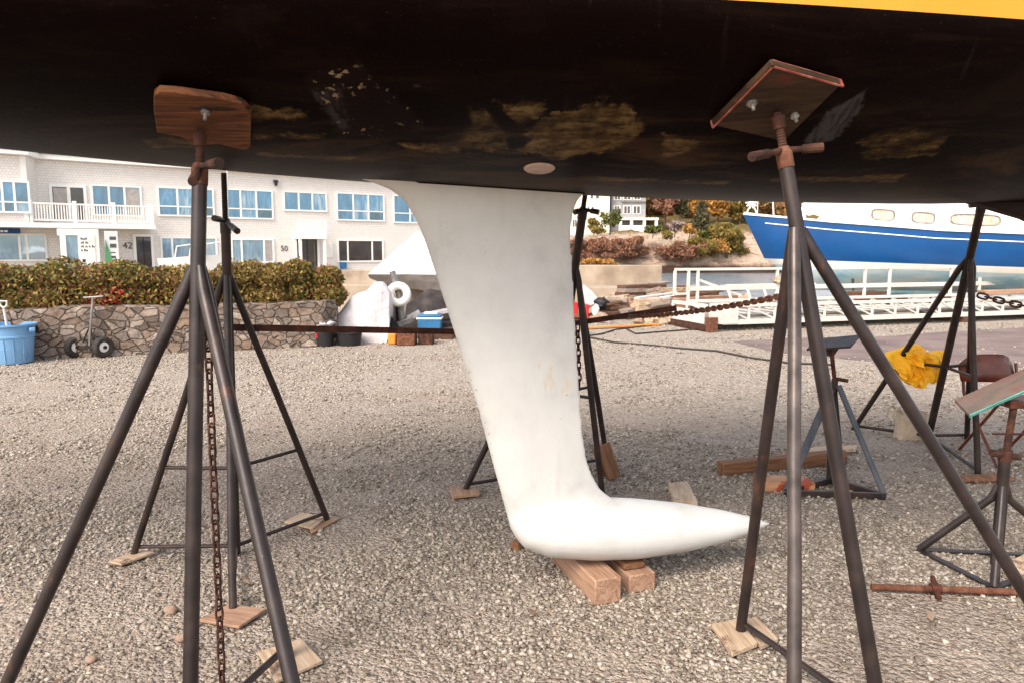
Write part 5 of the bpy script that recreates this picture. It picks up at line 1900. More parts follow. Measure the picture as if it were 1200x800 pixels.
# ------------------------------------------------------------------ concrete quay wall and debris behind the keel
Yc = 20.5
xa_, xb2 = P(655, 320, Yc).x, P(776, 320, Yc).x
tag(MB().bx(xa_, xb2, Yc, Yc + 0.45, 0, P(720, 311, Yc).z).build('concrete_wall', M['conc'], bevel=0.02), 'weathered concrete wall at the water behind the lumber', 'concrete wall')
tag(MB().bx(xa_, P(732, 340, Yc - 1.2).x, Yc - 1.2, Yc - 0.003, 0, P(700, 336.5, Yc - 1.2).z).build('concrete_ledge', M['conc'], bevel=0.02), 'lower concrete ledge in front of the weathered concrete wall', 'concrete ledge')

dl = [  # px0,py0,px1,py1, Y0, Y1, w, h, material, label
    (728, 337, 776, 335, 17.6, 18.2, .34, .10, 'wood_dark', 'dark plank on top of the lumber stack'),
    (727, 341, 757, 340, 17.5, 17.9, .32, .09, 'wood_grey', 'second plank from the top of the lumber stack'),
    (726, 345, 752, 344, 17.4, 17.8, .32, .09, 'wood_dark', 'third plank from the top of the lumber stack'),
    (727, 349, 748, 348, 17.3, 17.7, .32, .09, 'wood_grey', 'fourth plank from the top of the lumber stack'),
    (728, 353, 748, 352, 17.2, 17.6, .32, .10, 'wood_brown', 'bottom plank of the lumber stack'),
    (745, 349.5, 792, 343, 16.6, 17.4, .10, .05, 'alu', 'whitish pole laid across the debris'),
    (754, 352, 800, 345.5, 16.4, 17.2, .08, .05, 'alu', 'second whitish pole laid just below the other'),
    (745, 358, 782, 350, 16.2, 16.8, .22, .08, 'tarp_grey', 'grey weathered beam on the debris'),
    (743, 361, 781, 358, 15.9, 16.3, .30, .15, 'wood_pale', 'pale squared log low in the debris'),
    (776, 353, 824, 350, 16.5, 16.9, .30, .10, 'wood_fresh', 'tan beam behind the gangway end'),
    (782, 360, 812, 357, 16.2, 16.6, .28, .12, 'wood_pale', 'short pale beam beside the squared log'),
    (700, 361, 730, 357, 16.5, 17.0, .22, .09, 'wood_fresh', 'tan board left of the lumber stack'),
    (690, 354, 722, 352, 17.0, 17.4, .20, .08, 'wood_pale', 'pale board under the grey sheet'),
    (703, 369, 744, 363, 15.6, 16.2, .20, .07, 'wood_dark', 'dark plank low in front of the debris'),
    (668, 371, 720, 366, 15.8, 16.1, .16, .06, 'wood_brown', 'brown plank behind the stand leg'),
    (800, 341, 872, 337, 18.6, 19.0, .40, .12, 'wood_dark', 'dark beam behind the gangway railing'),
    (850, 337, 930, 334, 18.8, 19.2, .50, .10, 'tarp_grey', 'grey plank behind the gangway railing'),
]
for (x0_, y0_, x1_, y1_, Ya, Ybb, w_, h_, mm, lb) in dl:
    timber('plank', lb, 'plank', P(x0_, y0_, Ya), P(x1_, y1_, Ybb), w_, h_, M[mm], bevel=0.008, jag=0.02, group='debris lumber by the water')
# the heap everything lies on
tag(mound([(672, 377), (690, 362), (712, 356), (728, 352), (745, 357), (770, 356), (800, 357), (824, 356), (840, 374)], 16.9, 0.9, 0.22, 2.6, 3.0).build('debris_heap', mk('debris_earth', [S(96, 70, 56), S(140, 112, 94), S(176, 152, 132)], 3, rough=0.9, bump=0.8, bscale=9, bdist=0.08), smooth=40),
    'low heap of broken wood and earth under the lumber', 'debris', kind='stuff')
random.seed(8)
for k in range(60):
    Ya = random.uniform(15.6, 18.6)
    f_ = (Ya - 15.6) / 3.0
    x = random.uniform(700, 842); y = random.uniform(366, 372) - f_ * 22 - random.uniform(0, 12)
    L_ = random.uniform(14, 40)
    a, b = P(x, y, Ya), P(x + L_, y - random.uniform(-2, 5), Ya + random.uniform(-0.3, 0.6))
    a.z = max(a.z, 0.06); b.z = max(b.z, 0.06)
    timber('board', 'weathered offcut of lumber jumbled in the heap at the quay', 'board', a, b, random.uniform(0.10, 0.30), random.uniform(0.05, 0.14), M[random.choice(['wood_dark', 'wood_grey', 'wood_brown', 'wood_pale', 'wood_dark', 'wood_fresh', 'tarp_grey'])], bevel=0.006, jag=0.03, group='jumbled lumber offcuts at the quay')
random.seed(5)
for k in range(16):
    x = random.uniform(700, 836); Yk = random.uniform(14.7, 16.2)
    c = V((P(x, 370, Yk).x, Yk, 0.05))
    r = random.uniform(0.07, 0.17)
    o = blob('x', None, c, (r * 1.3, r, r * 0.75), 0.5, 1.4, k * 3.7, seg=(12, 8)).build('rock', M[['wood_pale', 'conc', 'pebble', 'wood_grey'][k % 4]], smooth=30)
    tag(o, 'broken lump of stone or wood strewn in front of the lumber', 'rubble', 'rubble in front of the lumber')
for k in range(9):
    x = random.uniform(735, 835); Yk = random.uniform(18.2, 20)
    c = V((P(x, 345, Yk).x, Yk, random.uniform(0.05, 0.30)))
    r = random.uniform(0.14, 0.26)
    o = blob('x', None, c, (r * 1.3, r, r * 0.9), 0.5, 1.4, k * 5.1, seg=(12, 8)).build('rock', M[['conc', 'wood_brown', 'wood_pale'][k % 3]], smooth=30)
    tag(o, 'boulder piled behind the lumber at the edge of the quay', 'boulder', 'boulders behind the lumber')
shp = [P(683, 333, 17.2), P(694, 341, 17.0), P(703, 352, 16.8), P(703, 357, 16.7), P(686, 358, 16.9), P(680, 346, 17.1)]
tag(MB().prism(shp, (0, 0.05, 0)).build('grey_sheet', M['tarp_grey'], bevel=0.01), 'grey sheet leaning up left of the lumber stack', 'sheet')
Yq = 15.6
tag(MB().bx(P(685, 370, Yq).x, P(690, 370, Yq).x, Yq, Yq + 0.25, 0.0, P(687, 357, Yq).z).build('gas_can', M['red'], bevel=0.02), 'red plastic can just right of the stand behind the keel', 'can')
tag(MB().bx(P(672, 370, Yq).x, P(679, 370, Yq).x, Yq + 0.3, Yq + 0.6, 0.0, P(677, 356, Yq).z).build('gas_can', M['red'], bevel=0.02), 'red plastic can between the keel and the stand leg', 'can')
tag(blob('x', None, P(698, 364, Yq), (0.08, 0.08, 0.13), 0.3, 2, 3, seg=(16, 10)).build('white_jug', M['white'], smooth=60), 'white jug beside the red can', 'jug')
tag(blob('x', None, P(705, 356, Yq + 0.3), (0.16, 0.14, 0.14), 0.4, 2, 8, seg=(16, 10)).build('engine_part', M['black'], smooth=50), 'black engine part above the white jug', 'engine part')
# boards and cables on the gravel
timber('orange_board', 'thin orange board lying on the gravel behind the keel', 'board', G(684, 384.5, 0.03), G(772, 380, 0.03), 0.10, 0.03, M['orange'])
for (pts_, lb) in (([(688, 389), (692, 393), (706, 391), (722, 386), (760, 381.5), (806, 378)], 'black cable running from the keel to the gangway'),
                   ([(690, 395), (720, 401), (760, 404), (800, 408), (840, 411), (880, 419), (925, 425), (975, 427)], 'long black cable trailing across the gravel to the right'),
                   ([(735, 386), (745, 391), (770, 389), (810, 386), (850, 385)], 'thin dark cable looped in front of the gangway')):
    tag(MB().tube([G(x, y, 0.015) for x, y in pts_], 0.016, 6).build('cable', M['cable']), lb, 'cable')
# ------------------------------------------------------------------ white aluminium gangway lying on the yard
g0 = G(829, 389); g1 = G(1200, 375)
ge = (g1 - g0); ge.z = 0; ge.normalize()
gn = V((-ge.y, ge.x, 0))
GA = empty('gangway', g0, math.atan2(ge.y, ge.x))
tag(GA, 'long white aluminium gangway with a railing lying on rusty feet', 'gangway')
GL, GW, GZ, GT = 15.0, 1.25, 0.12, 0.50   # length, width, underside, truss top
k0 = 0.3


def truss(y, name):
    mb = MB().bx(k0, GL, y - 0.035, y + 0.035, GZ, GZ + 0.09).bx(k0, GL, y - 0.03, y + 0.03, GT - 0.06, GT)
    n = 26
    st = (GL - k0) / n
    for i in range(n + 1):
        x = k0 + st * i
        mb.bx(x - 0.018, x + 0.018, y - 0.017, y + 0.017, GZ + 0.09, GT - 0.06)
        if i < n:
            mb.beam((x + 0.02, y, GT - 0.07), (x + st - 0.03, y, GZ + 0.10), 0.028, 0.028)
    return mb.build(name, M['alu'], GA, local=True, smooth=0)


truss(0.0, 'truss')
truss(GW, 'truss')
MB().bx(k0 + 0.01, GL - 0.01, 0.05, GW - 0.05, GZ + 0.14, GZ + 0.17).build('tread', M['metal_dull'], GA, local=True, smooth=0)
mb = MB()
for i in range(36):
    x = k0 + 0.2 + i * 0.4
    mb.bx(x, x + 0.05, 0.04, GW - 0.04, GZ + 0.172, GZ + 0.195)
mb.build('cleat', M['alu'], GA, local=True, smooth=0)['kind'] = 'stuff'
# end plate, low end box and rusty feet
MB().bx(k0 - 0.30, k0 + 0.30, -0.06, -0.04, GZ + 0.02, GT + 0.03).build('end_plate', M['alu'], GA, local=True, smooth=0)
mb = MB().bx(k0 - 0.34, k0 - 0.28, 0.0, GW, GZ + 0.02, GZ + 0.25).bx(k0 - 0.34, k0 - 0.30, 0.0, 0.06, GZ, GT).bx(k0 - 0.34, k0 - 0.30, GW - 0.06, GW, GZ, GT).bx(k0 - 0.34, k0 - 0.28, 0.06, GW - 0.06, GT - 0.06, GT)
mb.build('end_frame', M['alu'], GA, local=True, smooth=0)
MB().bx(k0 - 0.36, k0 - 0.26, 0.0, GW, 0.02, GZ + 0.016).build('foot_bar', M['rust'], GA, local=True, bevel=0.006)
MB().bx(k0 - 0.34, k0 - 0.16, -0.12, 0.06, 0.0, GZ + 0.15).build('foot', M['rust_orange'], GA, local=True, bevel=0.006)
for x in (6.0, 11.5):
    MB().bx(x, x + 0.2, -0.02, GW + 0.02, 0.0, GZ - 0.003).build('foot_bar', M['wood_dark'], GA, local=True)


def gpx(px):
    """distance along the gangway of a pixel column, on the far rail"""
    p = onplane(px, 320, g0 + gn * GW, gn)
    return (p - g0).dot(ge)


RT = 1.10
mb = MB()
xr0 = gpx(791)
posts = [xr0, gpx(807), gpx(818), gpx(911), gpx(1014), gpx(1043), gpx(1115), gpx(1149), gpx(1240), gpx(1330)]
mb.beam((xr0, GW, RT), (GL, GW, RT), 0.05, 0.05)
mb.beam((gpx(807), GW, 0.72), (GL, GW, 0.72), 0.04, 0.09)
for i, x in enumerate(posts):
    mb.bx(x - 0.024, x + 0.024, GW - 0.024, GW + 0.024, 0.45 if i else 0.62, RT - 0.025)
mb.beam((xr0, GW, 0.62), (gpx(807), GW, 0.62), 0.04, 0.04)
mb.beam((gpx(818), GW + 0.03, 0.9), (gpx(870), GW + 0.03, 0.56), 0.05, 0.05)
mb.build('railing', M['alu'], GA, local=True, smooth=0)
# slanting stub posts of the near railing, folded in
mb = MB()
for px in (829, 851, 870, 885, 897, 913):
    x = gpx(px) * 0.985
    mb.beam((x, 0.35, GT + 0.0), (x - 0.05, 0.45, GT + 0.30), 0.05, 0.03)
mb.beam((gpx(825), 0.45, GT + 0.31), (gpx(925), 0.45, GT + 0.31), 0.05, 0.05)
mb.build('folded_rail', M['alu'], GA, local=True, smooth=0)
tag(blob('x', None, g0 + ge * gpx(886) + gn * 0.45 + V((0, 0, GT + 0.40)), (0.16, 0.12, 0.07), 0.5, 2, 4, seg=(14, 9)).build('stone', M['conc'], smooth=30), 'tan lump of stone left on the folded gangway rail', 'stone')

# ------------------------------------------------------------------ blue sailboat on the hard behind the gangway
B0 = P(871, 252, 19.6)
B1 = P(1200, 283, 17.6)
be = (B1 - B0) * V((1, 1, 0))
be.normalize()
bn = V((be.y, -be.x, 0))
BB = empty('blue_sailboat', (B0.x, B0.y, 0), math.atan2(be.y, be.x))
tag(BB, 'blue sailboat with a white cabin standing ashore behind the gangway', 'sailboat')
BL = 9.6
SH = [(0, B0.z), (2.0, B0.z - 0.26), (4.2, B0.z - 0.48), (6.5, B0.z - 0.60), (9.6, B0.z - 0.50)]
zt_b = lambda x: float(np.interp(x, [p[0] for p in SH], [p[1] for p in SH]))
HBX = [0, 0.5, 1.2, 2.2, 3.5, 5.5, 7.5, 9.6]
HBY = [0.02, 0.32, 0.66, 1.02, 1.30, 1.42, 1.32, 0.98]
bh = lambda x: float(np.interp(x, HBX, HBY))
bwl0 = P(896, 303, 19.4)
ZB0 = bwl0.z                              # boot line at the bow
zboot = lambda x: ZB0 - 0.028 * x
stem = lambda z: max(0.0, (B0.z - z) * (0.50 if z > ZB0 else 0.50) + max(0, ZB0 - z) * 0.9)   # raked stem


def bsec(name, fa, fb, mat, n=50, m=8, power=None, outw=0.0):
    for_rows = []
    for side in (1, -1):
        rws = []
        for i in range(n + 1):
            u = i / n
            row = []
            for k in range(m + 1):
                v = k / m
                x_ref = BL * u
                z = fa(x_ref) * (1 - v) + fb(x_ref) * v
                xs = stem(z)
                x = xs + (BL - xs) * u
                full = bh(x) * (1 - math.exp(-(x - xs) * 6 - 0.03))
                t = (zt_b(x) - z) / (zt_b(x) - 0.46)
                t = min(max(t, 0), 1)
                y = full * (1 - t ** 3.6) ** 0.80 * (1 - 0.10 * t)
                row.append(V((x, side * (y + outw), z)))
            rws.append(row)
        for_rows.append(rws)
    mb = MB()
    for r in for_rows:
        mb.grid(r)
    a, b = for_rows[0][-1], for_rows[1][-1]
    mb.add(a + b[::-1], [list(range(2 * (m + 1)))])
    return mb.build(name, mat, BB, local=True, smooth=50)


bsec('topsides', lambda x: zt_b(x), lambda x: zboot(x), M['boat_blue'])
bsec('boot_stripe', lambda x: zboot(x) - 0.001, lambda x: zboot(x) - 0.15, M['boat_white'], m=2)
bsec('bottom', lambda x: zboot(x) - 0.151, lambda x: 0.46, M['boat_bottom'], m=14)
bsec('rubbing_strake', lambda x: zt_b(x) + 0.05, lambda x: zt_b(x) - 0.0, M['boat_white'], m=2, outw=0.03)
mb = MB()
for side in (1, -1):
    pts_ = []
    for i in range(40):
        x = 0.55 + i * (BL - 0.7) / 39
        z = zt_b(x) - 0.16
        xs = stem(z)
        t = (zt_b(x) - z) / (zt_b(x) - 0.46)
        y = bh(x) * (1 - math.exp(-(x - xs) * 6 - 0.03)) * (1 - t ** 3.6) ** 0.80 * (1 - 0.1 * t)
        pts_.append(V((x, side * (y + 0.004), z)))
    mb.tube(pts_, 0.014, 6)
mb.build('cove_stripe', M['boat_white'], BB, local=True)
dk = [[V((0.02 + (BL - 0.02) * i / 40, sd * bh(BL * i / 40) * 0.99, zt_b(BL * i / 40) + 0.04)) for i in range(41)] for sd in (1, 0, -1)]
for r in dk[1]:
    r.z += 0.03
MB().grid(dk).build('deck', M['boat_white'], BB, local=True)
# cabin trunk: long coach roof with rounded windows
def cab(u, v):
    x = 2.35 + 5.6 * u
    return x
CX0 = (P(955, 258, 18.9) - B0).dot(be)
CX1 = CX0 + 6.3
hcab = lambda x: 0.50 * min(1.0, max(0.0, (x - CX0) / 0.75)) ** 0.8 if x < CX1 - 0.2 else 0.34
rws = []
for i in range(44):
    x = CX0 + (CX1 - CX0) * i / 43
    zb_ = zt_b(x) + 0.04
    h_ = hcab(x)
    w_ = min(0.95, bh(x) * 0.70)
    row = []
    for (yy, zz) in ((-1, -0.05), (-0.97, 0.5), (-0.93, 0.86), (-0.82, 0.98), (-0.45, 1.08), (0, 1.12), (0.45, 1.08), (0.82, 0.98), (0.93, 0.86), (0.97, 0.5), (1, -0.05)):
        row.append(V((x, yy * w_, zb_ + h_ * zz)))
    rws.append(row)
mb = MB().grid(rws)
mb.add(rws[0], [list(range(11))]).add(rws[-1], [list(range(11))])
cabin = mb.build('cabin', M['boat_white'], BB, local=True, smooth=40)
# near side faces -y locally


def cabwin(x0, x1, name='cabin_window'):
    xm = (x0 + x1) / 2
    zc = zt_b(xm) + 0.04 + 0.50 * 0.52
    w_ = min(0.95, bh(xm) * 0.70)
    slope = (zt_b(x1) - zt_b(x0)) / (x1 - x0)
    hh = 0.12
    pts_ = []
    for k in range(24):
        a = 2 * math.pi * k / 24
        cx = math.cos(a); sx = math.sin(a)
        xx = xm + (x1 - x0) / 2 * math.copysign(abs(cx) ** 0.45, cx)
        pts_.append(V((xx, -0, zc + slope * (xx - xm) + hh * math.copysign(abs(sx) ** 0.6, sx))))
    def yat(p):
        return -min(0.95, bh(p.x) * 0.70) * 0.972
    ring = [V((p.x, yat(p) - 0.018, p.z)) for p in pts_]
    o = MB().tube(ring + [ring[0]], 0.020, 8, cap=False).build(name, M['metal_dull'], cabin.parent, local=True)
    MB().add([V((p.x, yat(p) - 0.012, p.z)) for p in pts_], [list(range(24))]).build('pane', M['curtain'], BB, local=True, smooth=0).parent = o


def bx_at(px, py):
    p = onplane(px, py, V((B0.x, B0.y, 0)) + bn * 0.9, bn)
    return (p - V((B0.x, B0.y, 0))).dot(be)


cabwin(bx_at(1022, 256), bx_at(1048, 257))
cabwin(bx_at(1068.5, 260), bx_at(1094.5, 262))
cabwin(bx_at(1113, 264), bx_at(1171, 267))
MB().beam((CX0 + 0.7, -0.55, zt_b(CX0 + 1) + 0.60), (CX1 - 0.2, -0.55, zt_b(CX1) + 0.60), 0.04, 0.04).build('handrail', M['boat_white'], BB, local=True)
# stanchions, lifeline, pulpit, bow anchor gear, dodger panel
xs_ = [bx_at(p, 258) for p in (1007, 1055, 1108, 1190, 1235)]
for x in [1.9] + xs_:
    if x < BL:
        for sd in (-1, 1):
            y = sd * (bh(x) - 0.06)
            MB().tube([V((x, y, zt_b(x) + 0.04)), V((x, y, zt_b(x) + 0.60))], 0.013, 6).build('stanchion', M['alu'], BB, local=True)
mb = MB()
for sd in (-1, 1):
    mb.tube([V((x, sd * (bh(x) - 0.06), zt_b(x) + 0.60)) for x in [0.5, 1.9, 3, 4, 5, 6, 7, 8, 9.4]], 0.006, 5)
mb.build('lifeline', M['alu'], BB, local=True)
mb = MB()
mb.tube([V((0.75, -0.4, zt_b(.75) + 0.04)), V((0.7, -0.38, zt_b(.7) + 0.6)), V((0.0, 0, B0.z + 0.62)), V((0.7, 0.38, zt_b(.7) + 0.6)), V((0.75, 0.4, zt_b(.75) + 0.04))], 0.016, 8)
mb.tube([V((0.35, -0.2, zt_b(.4) + 0.04)), V((0.35, -0.2, zt_b(.4) + 0.6))], 0.014, 6)
mb.build('pulpit', M['alu'], BB, local=True)
mb = MB()
x = 0.20
for a in range(0, 180, 36):
    d = V((math.cos(R(a)) * 0.15, 0, math.sin(R(a)) * 0.15))
    mb.tube([V((x, -0.08, B0.z + 0.30)) - d, V((x, -0.08, B0.z + 0.30)) + d], 0.022, 6)
mb.tube([V((x - 0.12, -0.05, B0.z + 0.03)), V((x, -0.08, B0.z + 0.30)), V((x + 0.14, -0.05, B0.z + 0.03))], 0.025, 6)
mb.tube([V((1.45, 0, zt_b(1.45) + 0.05)), V((1.45, 0, zt_b(1.45) + 0.36))], [0.08, 0.05], 8)
mb.build('anchor_gear', M['boat_white'], BB, local=True)
x0b, x1b = bx_at(1045, 240), bx_at(1190, 240)
MB().bx(x0b, x1b, 0.25, 0.29, zt_b(x0b) + 0.56, zt_b(x0b) + 0.98).build('windscreen', M['glass_pale'], BB, local=True, smooth=0)
xr_ = bx_at(1117, 238)
MB().bx(xr_ - 0.16, xr_ + 0.16, 0.18, 0.245, zt_b(xr_) + 0.74, zt_b(xr_) + 0.86).build('red_tag', M['red'], BB, local=True, smooth=0)
xk0, xk1 = bx_at(1020, 322), bx_at(1150, 322)
zk = P(1090, 347, 17.7).z
prof = [(xk0 - 0.5, 0.70), (xk0 + 0.45, zk), (xk1 - 0.25, zk), (xk1 + 0.1, 0.70)]
MB().prism([V((x, -0.16, z)) for x, z in prof], (0, 0.32, 0)).build('keel', M['keel_cyan'], BB, local=True, bevel=0.05)
xq = bx_at(1215, 330)
MB().prism([V((xq, -0.04, 0.75)), V((xq + 0.1, -0.04, 0.40)), V((xq + 0.7, -0.04, 0.40)), V((xq + 0.9, -0.04, 0.9))], (0, 0.08, 0)).build('rudder', M['boat_bottom'], BB, local=True, bevel=0.02)
for x in (xk0 + 0.75, xk1 - 0.6):
    c = V((B0.x, B0.y, 0)) + be * x
    timber('keel_block', 'heavy timber block carrying the blue sailboat keel, %s end' % ('bow' if x < 5 else 'stern'), 'timber', c - bn * 0.5 + V((0, 0, zk / 2 - 0.004)), c + bn * 0.5 + V((0, 0, zk / 2 - 0.004)), 0.3, zk - 0.01, M['wood_dark'], group='keel blocks of the blue sailboat')
for (x, sd) in ((2.6, 1), (2.6, -1), (7.6, 1), (7.6, -1)):
    b_ = V((B0.x, B0.y, 0)) + be * x + bn * sd * 1.5
    tp = V((B0.x, B0.y, 0)) + be * x + bn * sd * bh(x) * 0.80
    tp.z = 0.78
    t = empty('prop_stand', b_)
    tag(t, 'steel prop stand shoring the blue sailboat, %s, %s' % ('near its bow' if x < 5 else 'towards its stern', 'yard side' if sd > 0 else 'water side'), 'boat stand', 'prop stands round the blue sailboat')
    MB().tube([b_, tp], 0.03, 8).build('pole', M['pipe'], t)
    for a in range(3):
        an = a * 2.094 + 0.4
        MB().tube([b_.lerp(tp, 0.6), b_ + V((math.cos(an), math.sin(an), 0)) * 0.38 + V((0, 0, 0.02))], 0.02, 6).build('leg', M['pipe'], t)
tag(MB().beam(P(985, 347, 17.0), P(1038, 347, 16.9), 0.3, 0.22).build('beam', M['wood_dark'], bevel=0.01), 'dark timber baulk under the blue sailboat bow side', 'timber')
tag(MB().beam(P(1150, 343, 16.6), P(1215, 341, 16.6), 0.3, 0.10).build('beam', M['wood_fresh'], bevel=0.01), 'tan plank lying under the stern of the blue sailboat', 'timber')

# ------------------------------------------------------------------ far shore
XS = np.concatenate([np.arange(-60, 8, 4.0), np.arange(8, 66, 0.9), np.arange(66, 200, 5.0)])
YS = np.concatenate([np.arange(110, 142, 0.8), np.arange(142, 340, 5.0)])


def shore_h(x, y):
    ys = 119 + 2.5 * mnoise.noise(V((x * 0.07, 0, 0))) + 0.02 * (x - 30) * 0
    d = y - ys
    if d < 0:
        h = -3.0
    else:
        r = min(1.0, d / 5.0)
        top = 1.3 if x < 30 else 2.0
        h = -3.0 + (3.0 + top) * r ** 0.7
        if d > 5:
            h += min(1, (d - 5) / 7) * 3.2
        if x > 44:
            k = min(1, (x - 44) / 8)
            h += k * min(1, d / 12) * 1.9
        if d > 16:
            m = 1.0 if x < 44 else max(0.02, 1 - (x - 44) / 14)
            h += min(26, (d - 16) * 0.26) * m
        h += 0.55 * mnoise.fractal(V((x * 0.28, y * 0.45, 0)), 0.9, 2.1, 5) * min(1, d / 2)
        if d < 14:
            h += (0.7 * (abs(mnoise.noise(V((x * 0.55 + y * 0.35, y * 0.12, 4)))) - 0.2) + 0.35 * mnoise.noise(V((x * 1.7, y * 1.2, 9)))) * min(1, d / 2)
    return h


tag(MB().grid([[V((x, y, shore_h(x, y))) for x in XS] for y in YS]).build('far_shore', M['rock'], loc=(0, 0, 0), smooth=25), kind='structure')


def at_shore(px, py, Y):
    p = P(px, py, Y)
    return p


def tree(name, label, cat, px, ytop, ybot, wpx, Y, mat, n=700, size=0.34, cone=False, group=None, trunk=True, low=False):
    top, bot = P(px, ytop, Y), P(px, ybot, Y)
    w = wpx / FPX * Y
    h = top.z - bot.z
    t = empty(name, (top.x, Y, bot.z))
    tag(t, label, cat, group)
    bl = []
    if cone:
        for k in range(6):
            f = k / 5
            bl.append((V((top.x, Y, bot.z + h * (0.12 + 0.80 * f))), (w * 0.5 * (1 - 0.72 * f) + 0.1, w * 0.4 * (1 - 0.72 * f) + 0.1, h * 0.14), n // 6))
    else:
        nb_ = 17
        for k in range(nb_):
            a = random.uniform(0, 6.28); r_ = random.uniform(0.05, 0.40)
            c = V((top.x + math.cos(a) * w * r_, Y + math.sin(a) * w * r_ * 0.8, bot.z + h * (random.uniform(0.1, 0.66) if low else random.uniform(0.30, 0.78))))
            bl.append((c, (w * random.uniform(.09, .22), w * random.uniform(.10, .20), h * random.uniform(.08, .20)), n // nb_))
    leaves('crown', mat, bl, size, parent=t, shell=0.5)
    zg = bot.z - 0.4
    b_ = V((top.x, Y, zg))
    if trunk:
        mb = MB().tube([b_, b_ + V((0.1, 0, h * 0.3)), b_ + V((0.0, 0.1, h * 0.75))], [max(0.05, h * 0.03), h * 0.022 + 0.02, 0.02], 7)
        for k in range(5):
            a = k * 1.3
            s_ = b_ + V((0.05, 0, h * (0.25 + 0.08 * k)))
            mb.tube([s_, s_ + V((math.cos(a) * w * 0.28, math.sin(a) * w * 0.25, h * 0.22))], [0.05, 0.015], 5)
        mb.build('trunk', M['bark'], t)
    return t


random.seed(12)
tree('tree', 'dark evergreen beside the white house', 'tree', 715, 240, 274, 30, 124, M['leaf_green'], 900, 0.24, cone=False)
tree('shrub', 'small round green shrub left of the dark evergreen by the white house', 'shrub', 696, 253, 274, 16, 123, M['leaf_olive'], 500, 0.24)
tree('shrub', 'low yellow green shrub in front of the dark evergreen', 'shrub', 700, 265, 277, 24, 121.5, M['leaf_olive'], 600, 0.22)
tree('shrub', 'bright green low shrub right of the grey house porch', 'shrub', 765, 263, 277, 30, 122, M['leaf_green'], 700, 0.24)
tree('shrub', 'dull green mound shrub above the retaining wall', 'shrub', 782, 269, 284, 18, 121.5, M['leaf_olive'], 500, 0.22)
tree('shrub', 'pale grey leafless bush on the slope', 'shrub', 791, 255, 276, 26, 124, M['leaf_grey'], 500, 0.24)
tree('shrub', 'small round orange bush right of the grey bush', 'shrub', 808, 260, 277, 18, 123, M['leaf_orange'], 500, 0.24)
tree('tree', 'dark grey-green conifer on the slope', 'tree', 822, 238, 276, 34, 126, M['leaf_dark'], 900, 0.28, cone=True)
tree('shrub', 'small dark green bush under the conifer', 'shrub', 824, 269, 282, 18, 121.5, M['leaf_green'], 400, 0.22)
tree('tree', 'big olive and gold bush at the right of the slope', 'tree', 853, 244, 306, 62, 121.5, M['leaf_olive'], 4200, 0.26, low=True)
tree('shrub', 'golden yellow bush low before the big olive bush', 'shrub', 842, 274, 304, 34, 119.6, M['leaf_orange'], 500, 0.24)
tree('shrub', 'brown and gold thicket on the bank above the rocks', 'shrub', 801, 276, 306, 66, 119.6, M['leaf_rust'], 2400, 0.24, low=True)
tree('shrub', 'wide yellowing scrub right of the thicket', 'shrub', 822, 270, 302, 50, 120.3, M['leaf_olive'], 1600, 0.24, low=True)
for i, (px, yt, yb, w_, lb) in enumerate(((690, 271, 306, 54, 'rusty red creeper hanging left on the stone bank'), (716, 270, 304, 60, 'rusty red creeper in the middle of the stone bank'), (742, 268, 304, 46, 'rusty red creeper at the right of the stone bank'), (672, 276, 300, 20, 'reddish bush seen between the keel and the stand'))):
    tree('creeper', lb, 'creeper', px, yt, yb, w_, 119.3, M['leaf_rust'], 3000, 0.24, low=True, trunk=False)
for i, (px, yt, yb, w_, mm, lb) in enumerate(((780, 222, 262, 34, 'leaf_rust', 'rusty pink autumn tree on the hill'), (797, 226, 262, 20, 'leaf_dark', 'dark green tree between two autumn trees'), (815, 220, 262, 30, 'leaf_orange', 'bright orange tree on the hill'), (842, 220, 264, 34, 'leaf_orange', 'golden tree above the big olive bush'), (868, 222, 268, 34, 'leaf_olive', 'olive tree on the hill above the bow of the blue sailboat'), (762, 222, 258, 26, 'leaf_wood', 'brown tree right behind the grey house'), (900, 226, 262, 30, 'leaf_wood', 'brown gold tree behind the blue sailboat pulpit'), (924, 228, 262, 26, 'leaf_orange', 'orange tree seen left of the near right stand pole'))):
    tree('tree', lb, 'tree', px, yt, yb, w_, 134 + i, M[mm], 1300, 0.40)
# woodland on the hill behind, one mass
bl = []
for k in range(150):
    x = random.uniform(4, 62); y = random.uniform(142, 215)
    if x / y > 0.375:
        continue
    z = shore_h(x, y)
    h_ = random.uniform(4, 8)
    bl.append((V((x, y, z + h_ * 0.55)), (random.uniform(2, 3.6), random.uniform(2, 3.4), h_ * 0.5), 170))
wd = leaves('woodland', M['leaf_wood'], bl, 0.75, loc=(30, 170, 5))
tag(wd, 'autumn woodland covering the far hill', 'woodland', kind='stuff')

# golden shrub just behind the concrete wall
tree('shrub', 'golden shrub growing behind the weathered concrete wall', 'shrub', 706, 301, 318, 52, 24.5, M['leaf_orange'], 1200, 0.07)
# stone bank and retaining wall of the far gardens
Yg = 120.5
rows_ = []
x0_, x1_ = P(660, 290, Yg).x, P(760, 290, Yg).x
for i in range(60):
    x = x0_ + (x1_ - x0_) * i / 59
    rows_.append([V((x, Yg + 0.6 * k / 8 + 0.25 * mnoise.noise(V((x * 0.9, k * 0.5, 0))), 0.2 + (P(700, 276, Yg).z - 0.2) * k / 8)) for k in range(9)] + [V((x, Yg + 3, P(700, 276, Yg).z))])
tag(MB().grid(rows_).build('stone_bank', M['rock'], smooth=25), 'rough stone bank under the rusty creepers across the water', 'stone wall')
MBw = MB().bx(P(775, 290, 120.8).x, P(834, 290, 120.8).x, 120.8, 121.2, 1.0, P(800, 281.5, 120.8).z)
tag(MBw.build('garden_wall', M['conc'], smooth=0), 'straight grey garden wall above the brown thicket across the water', 'wall')

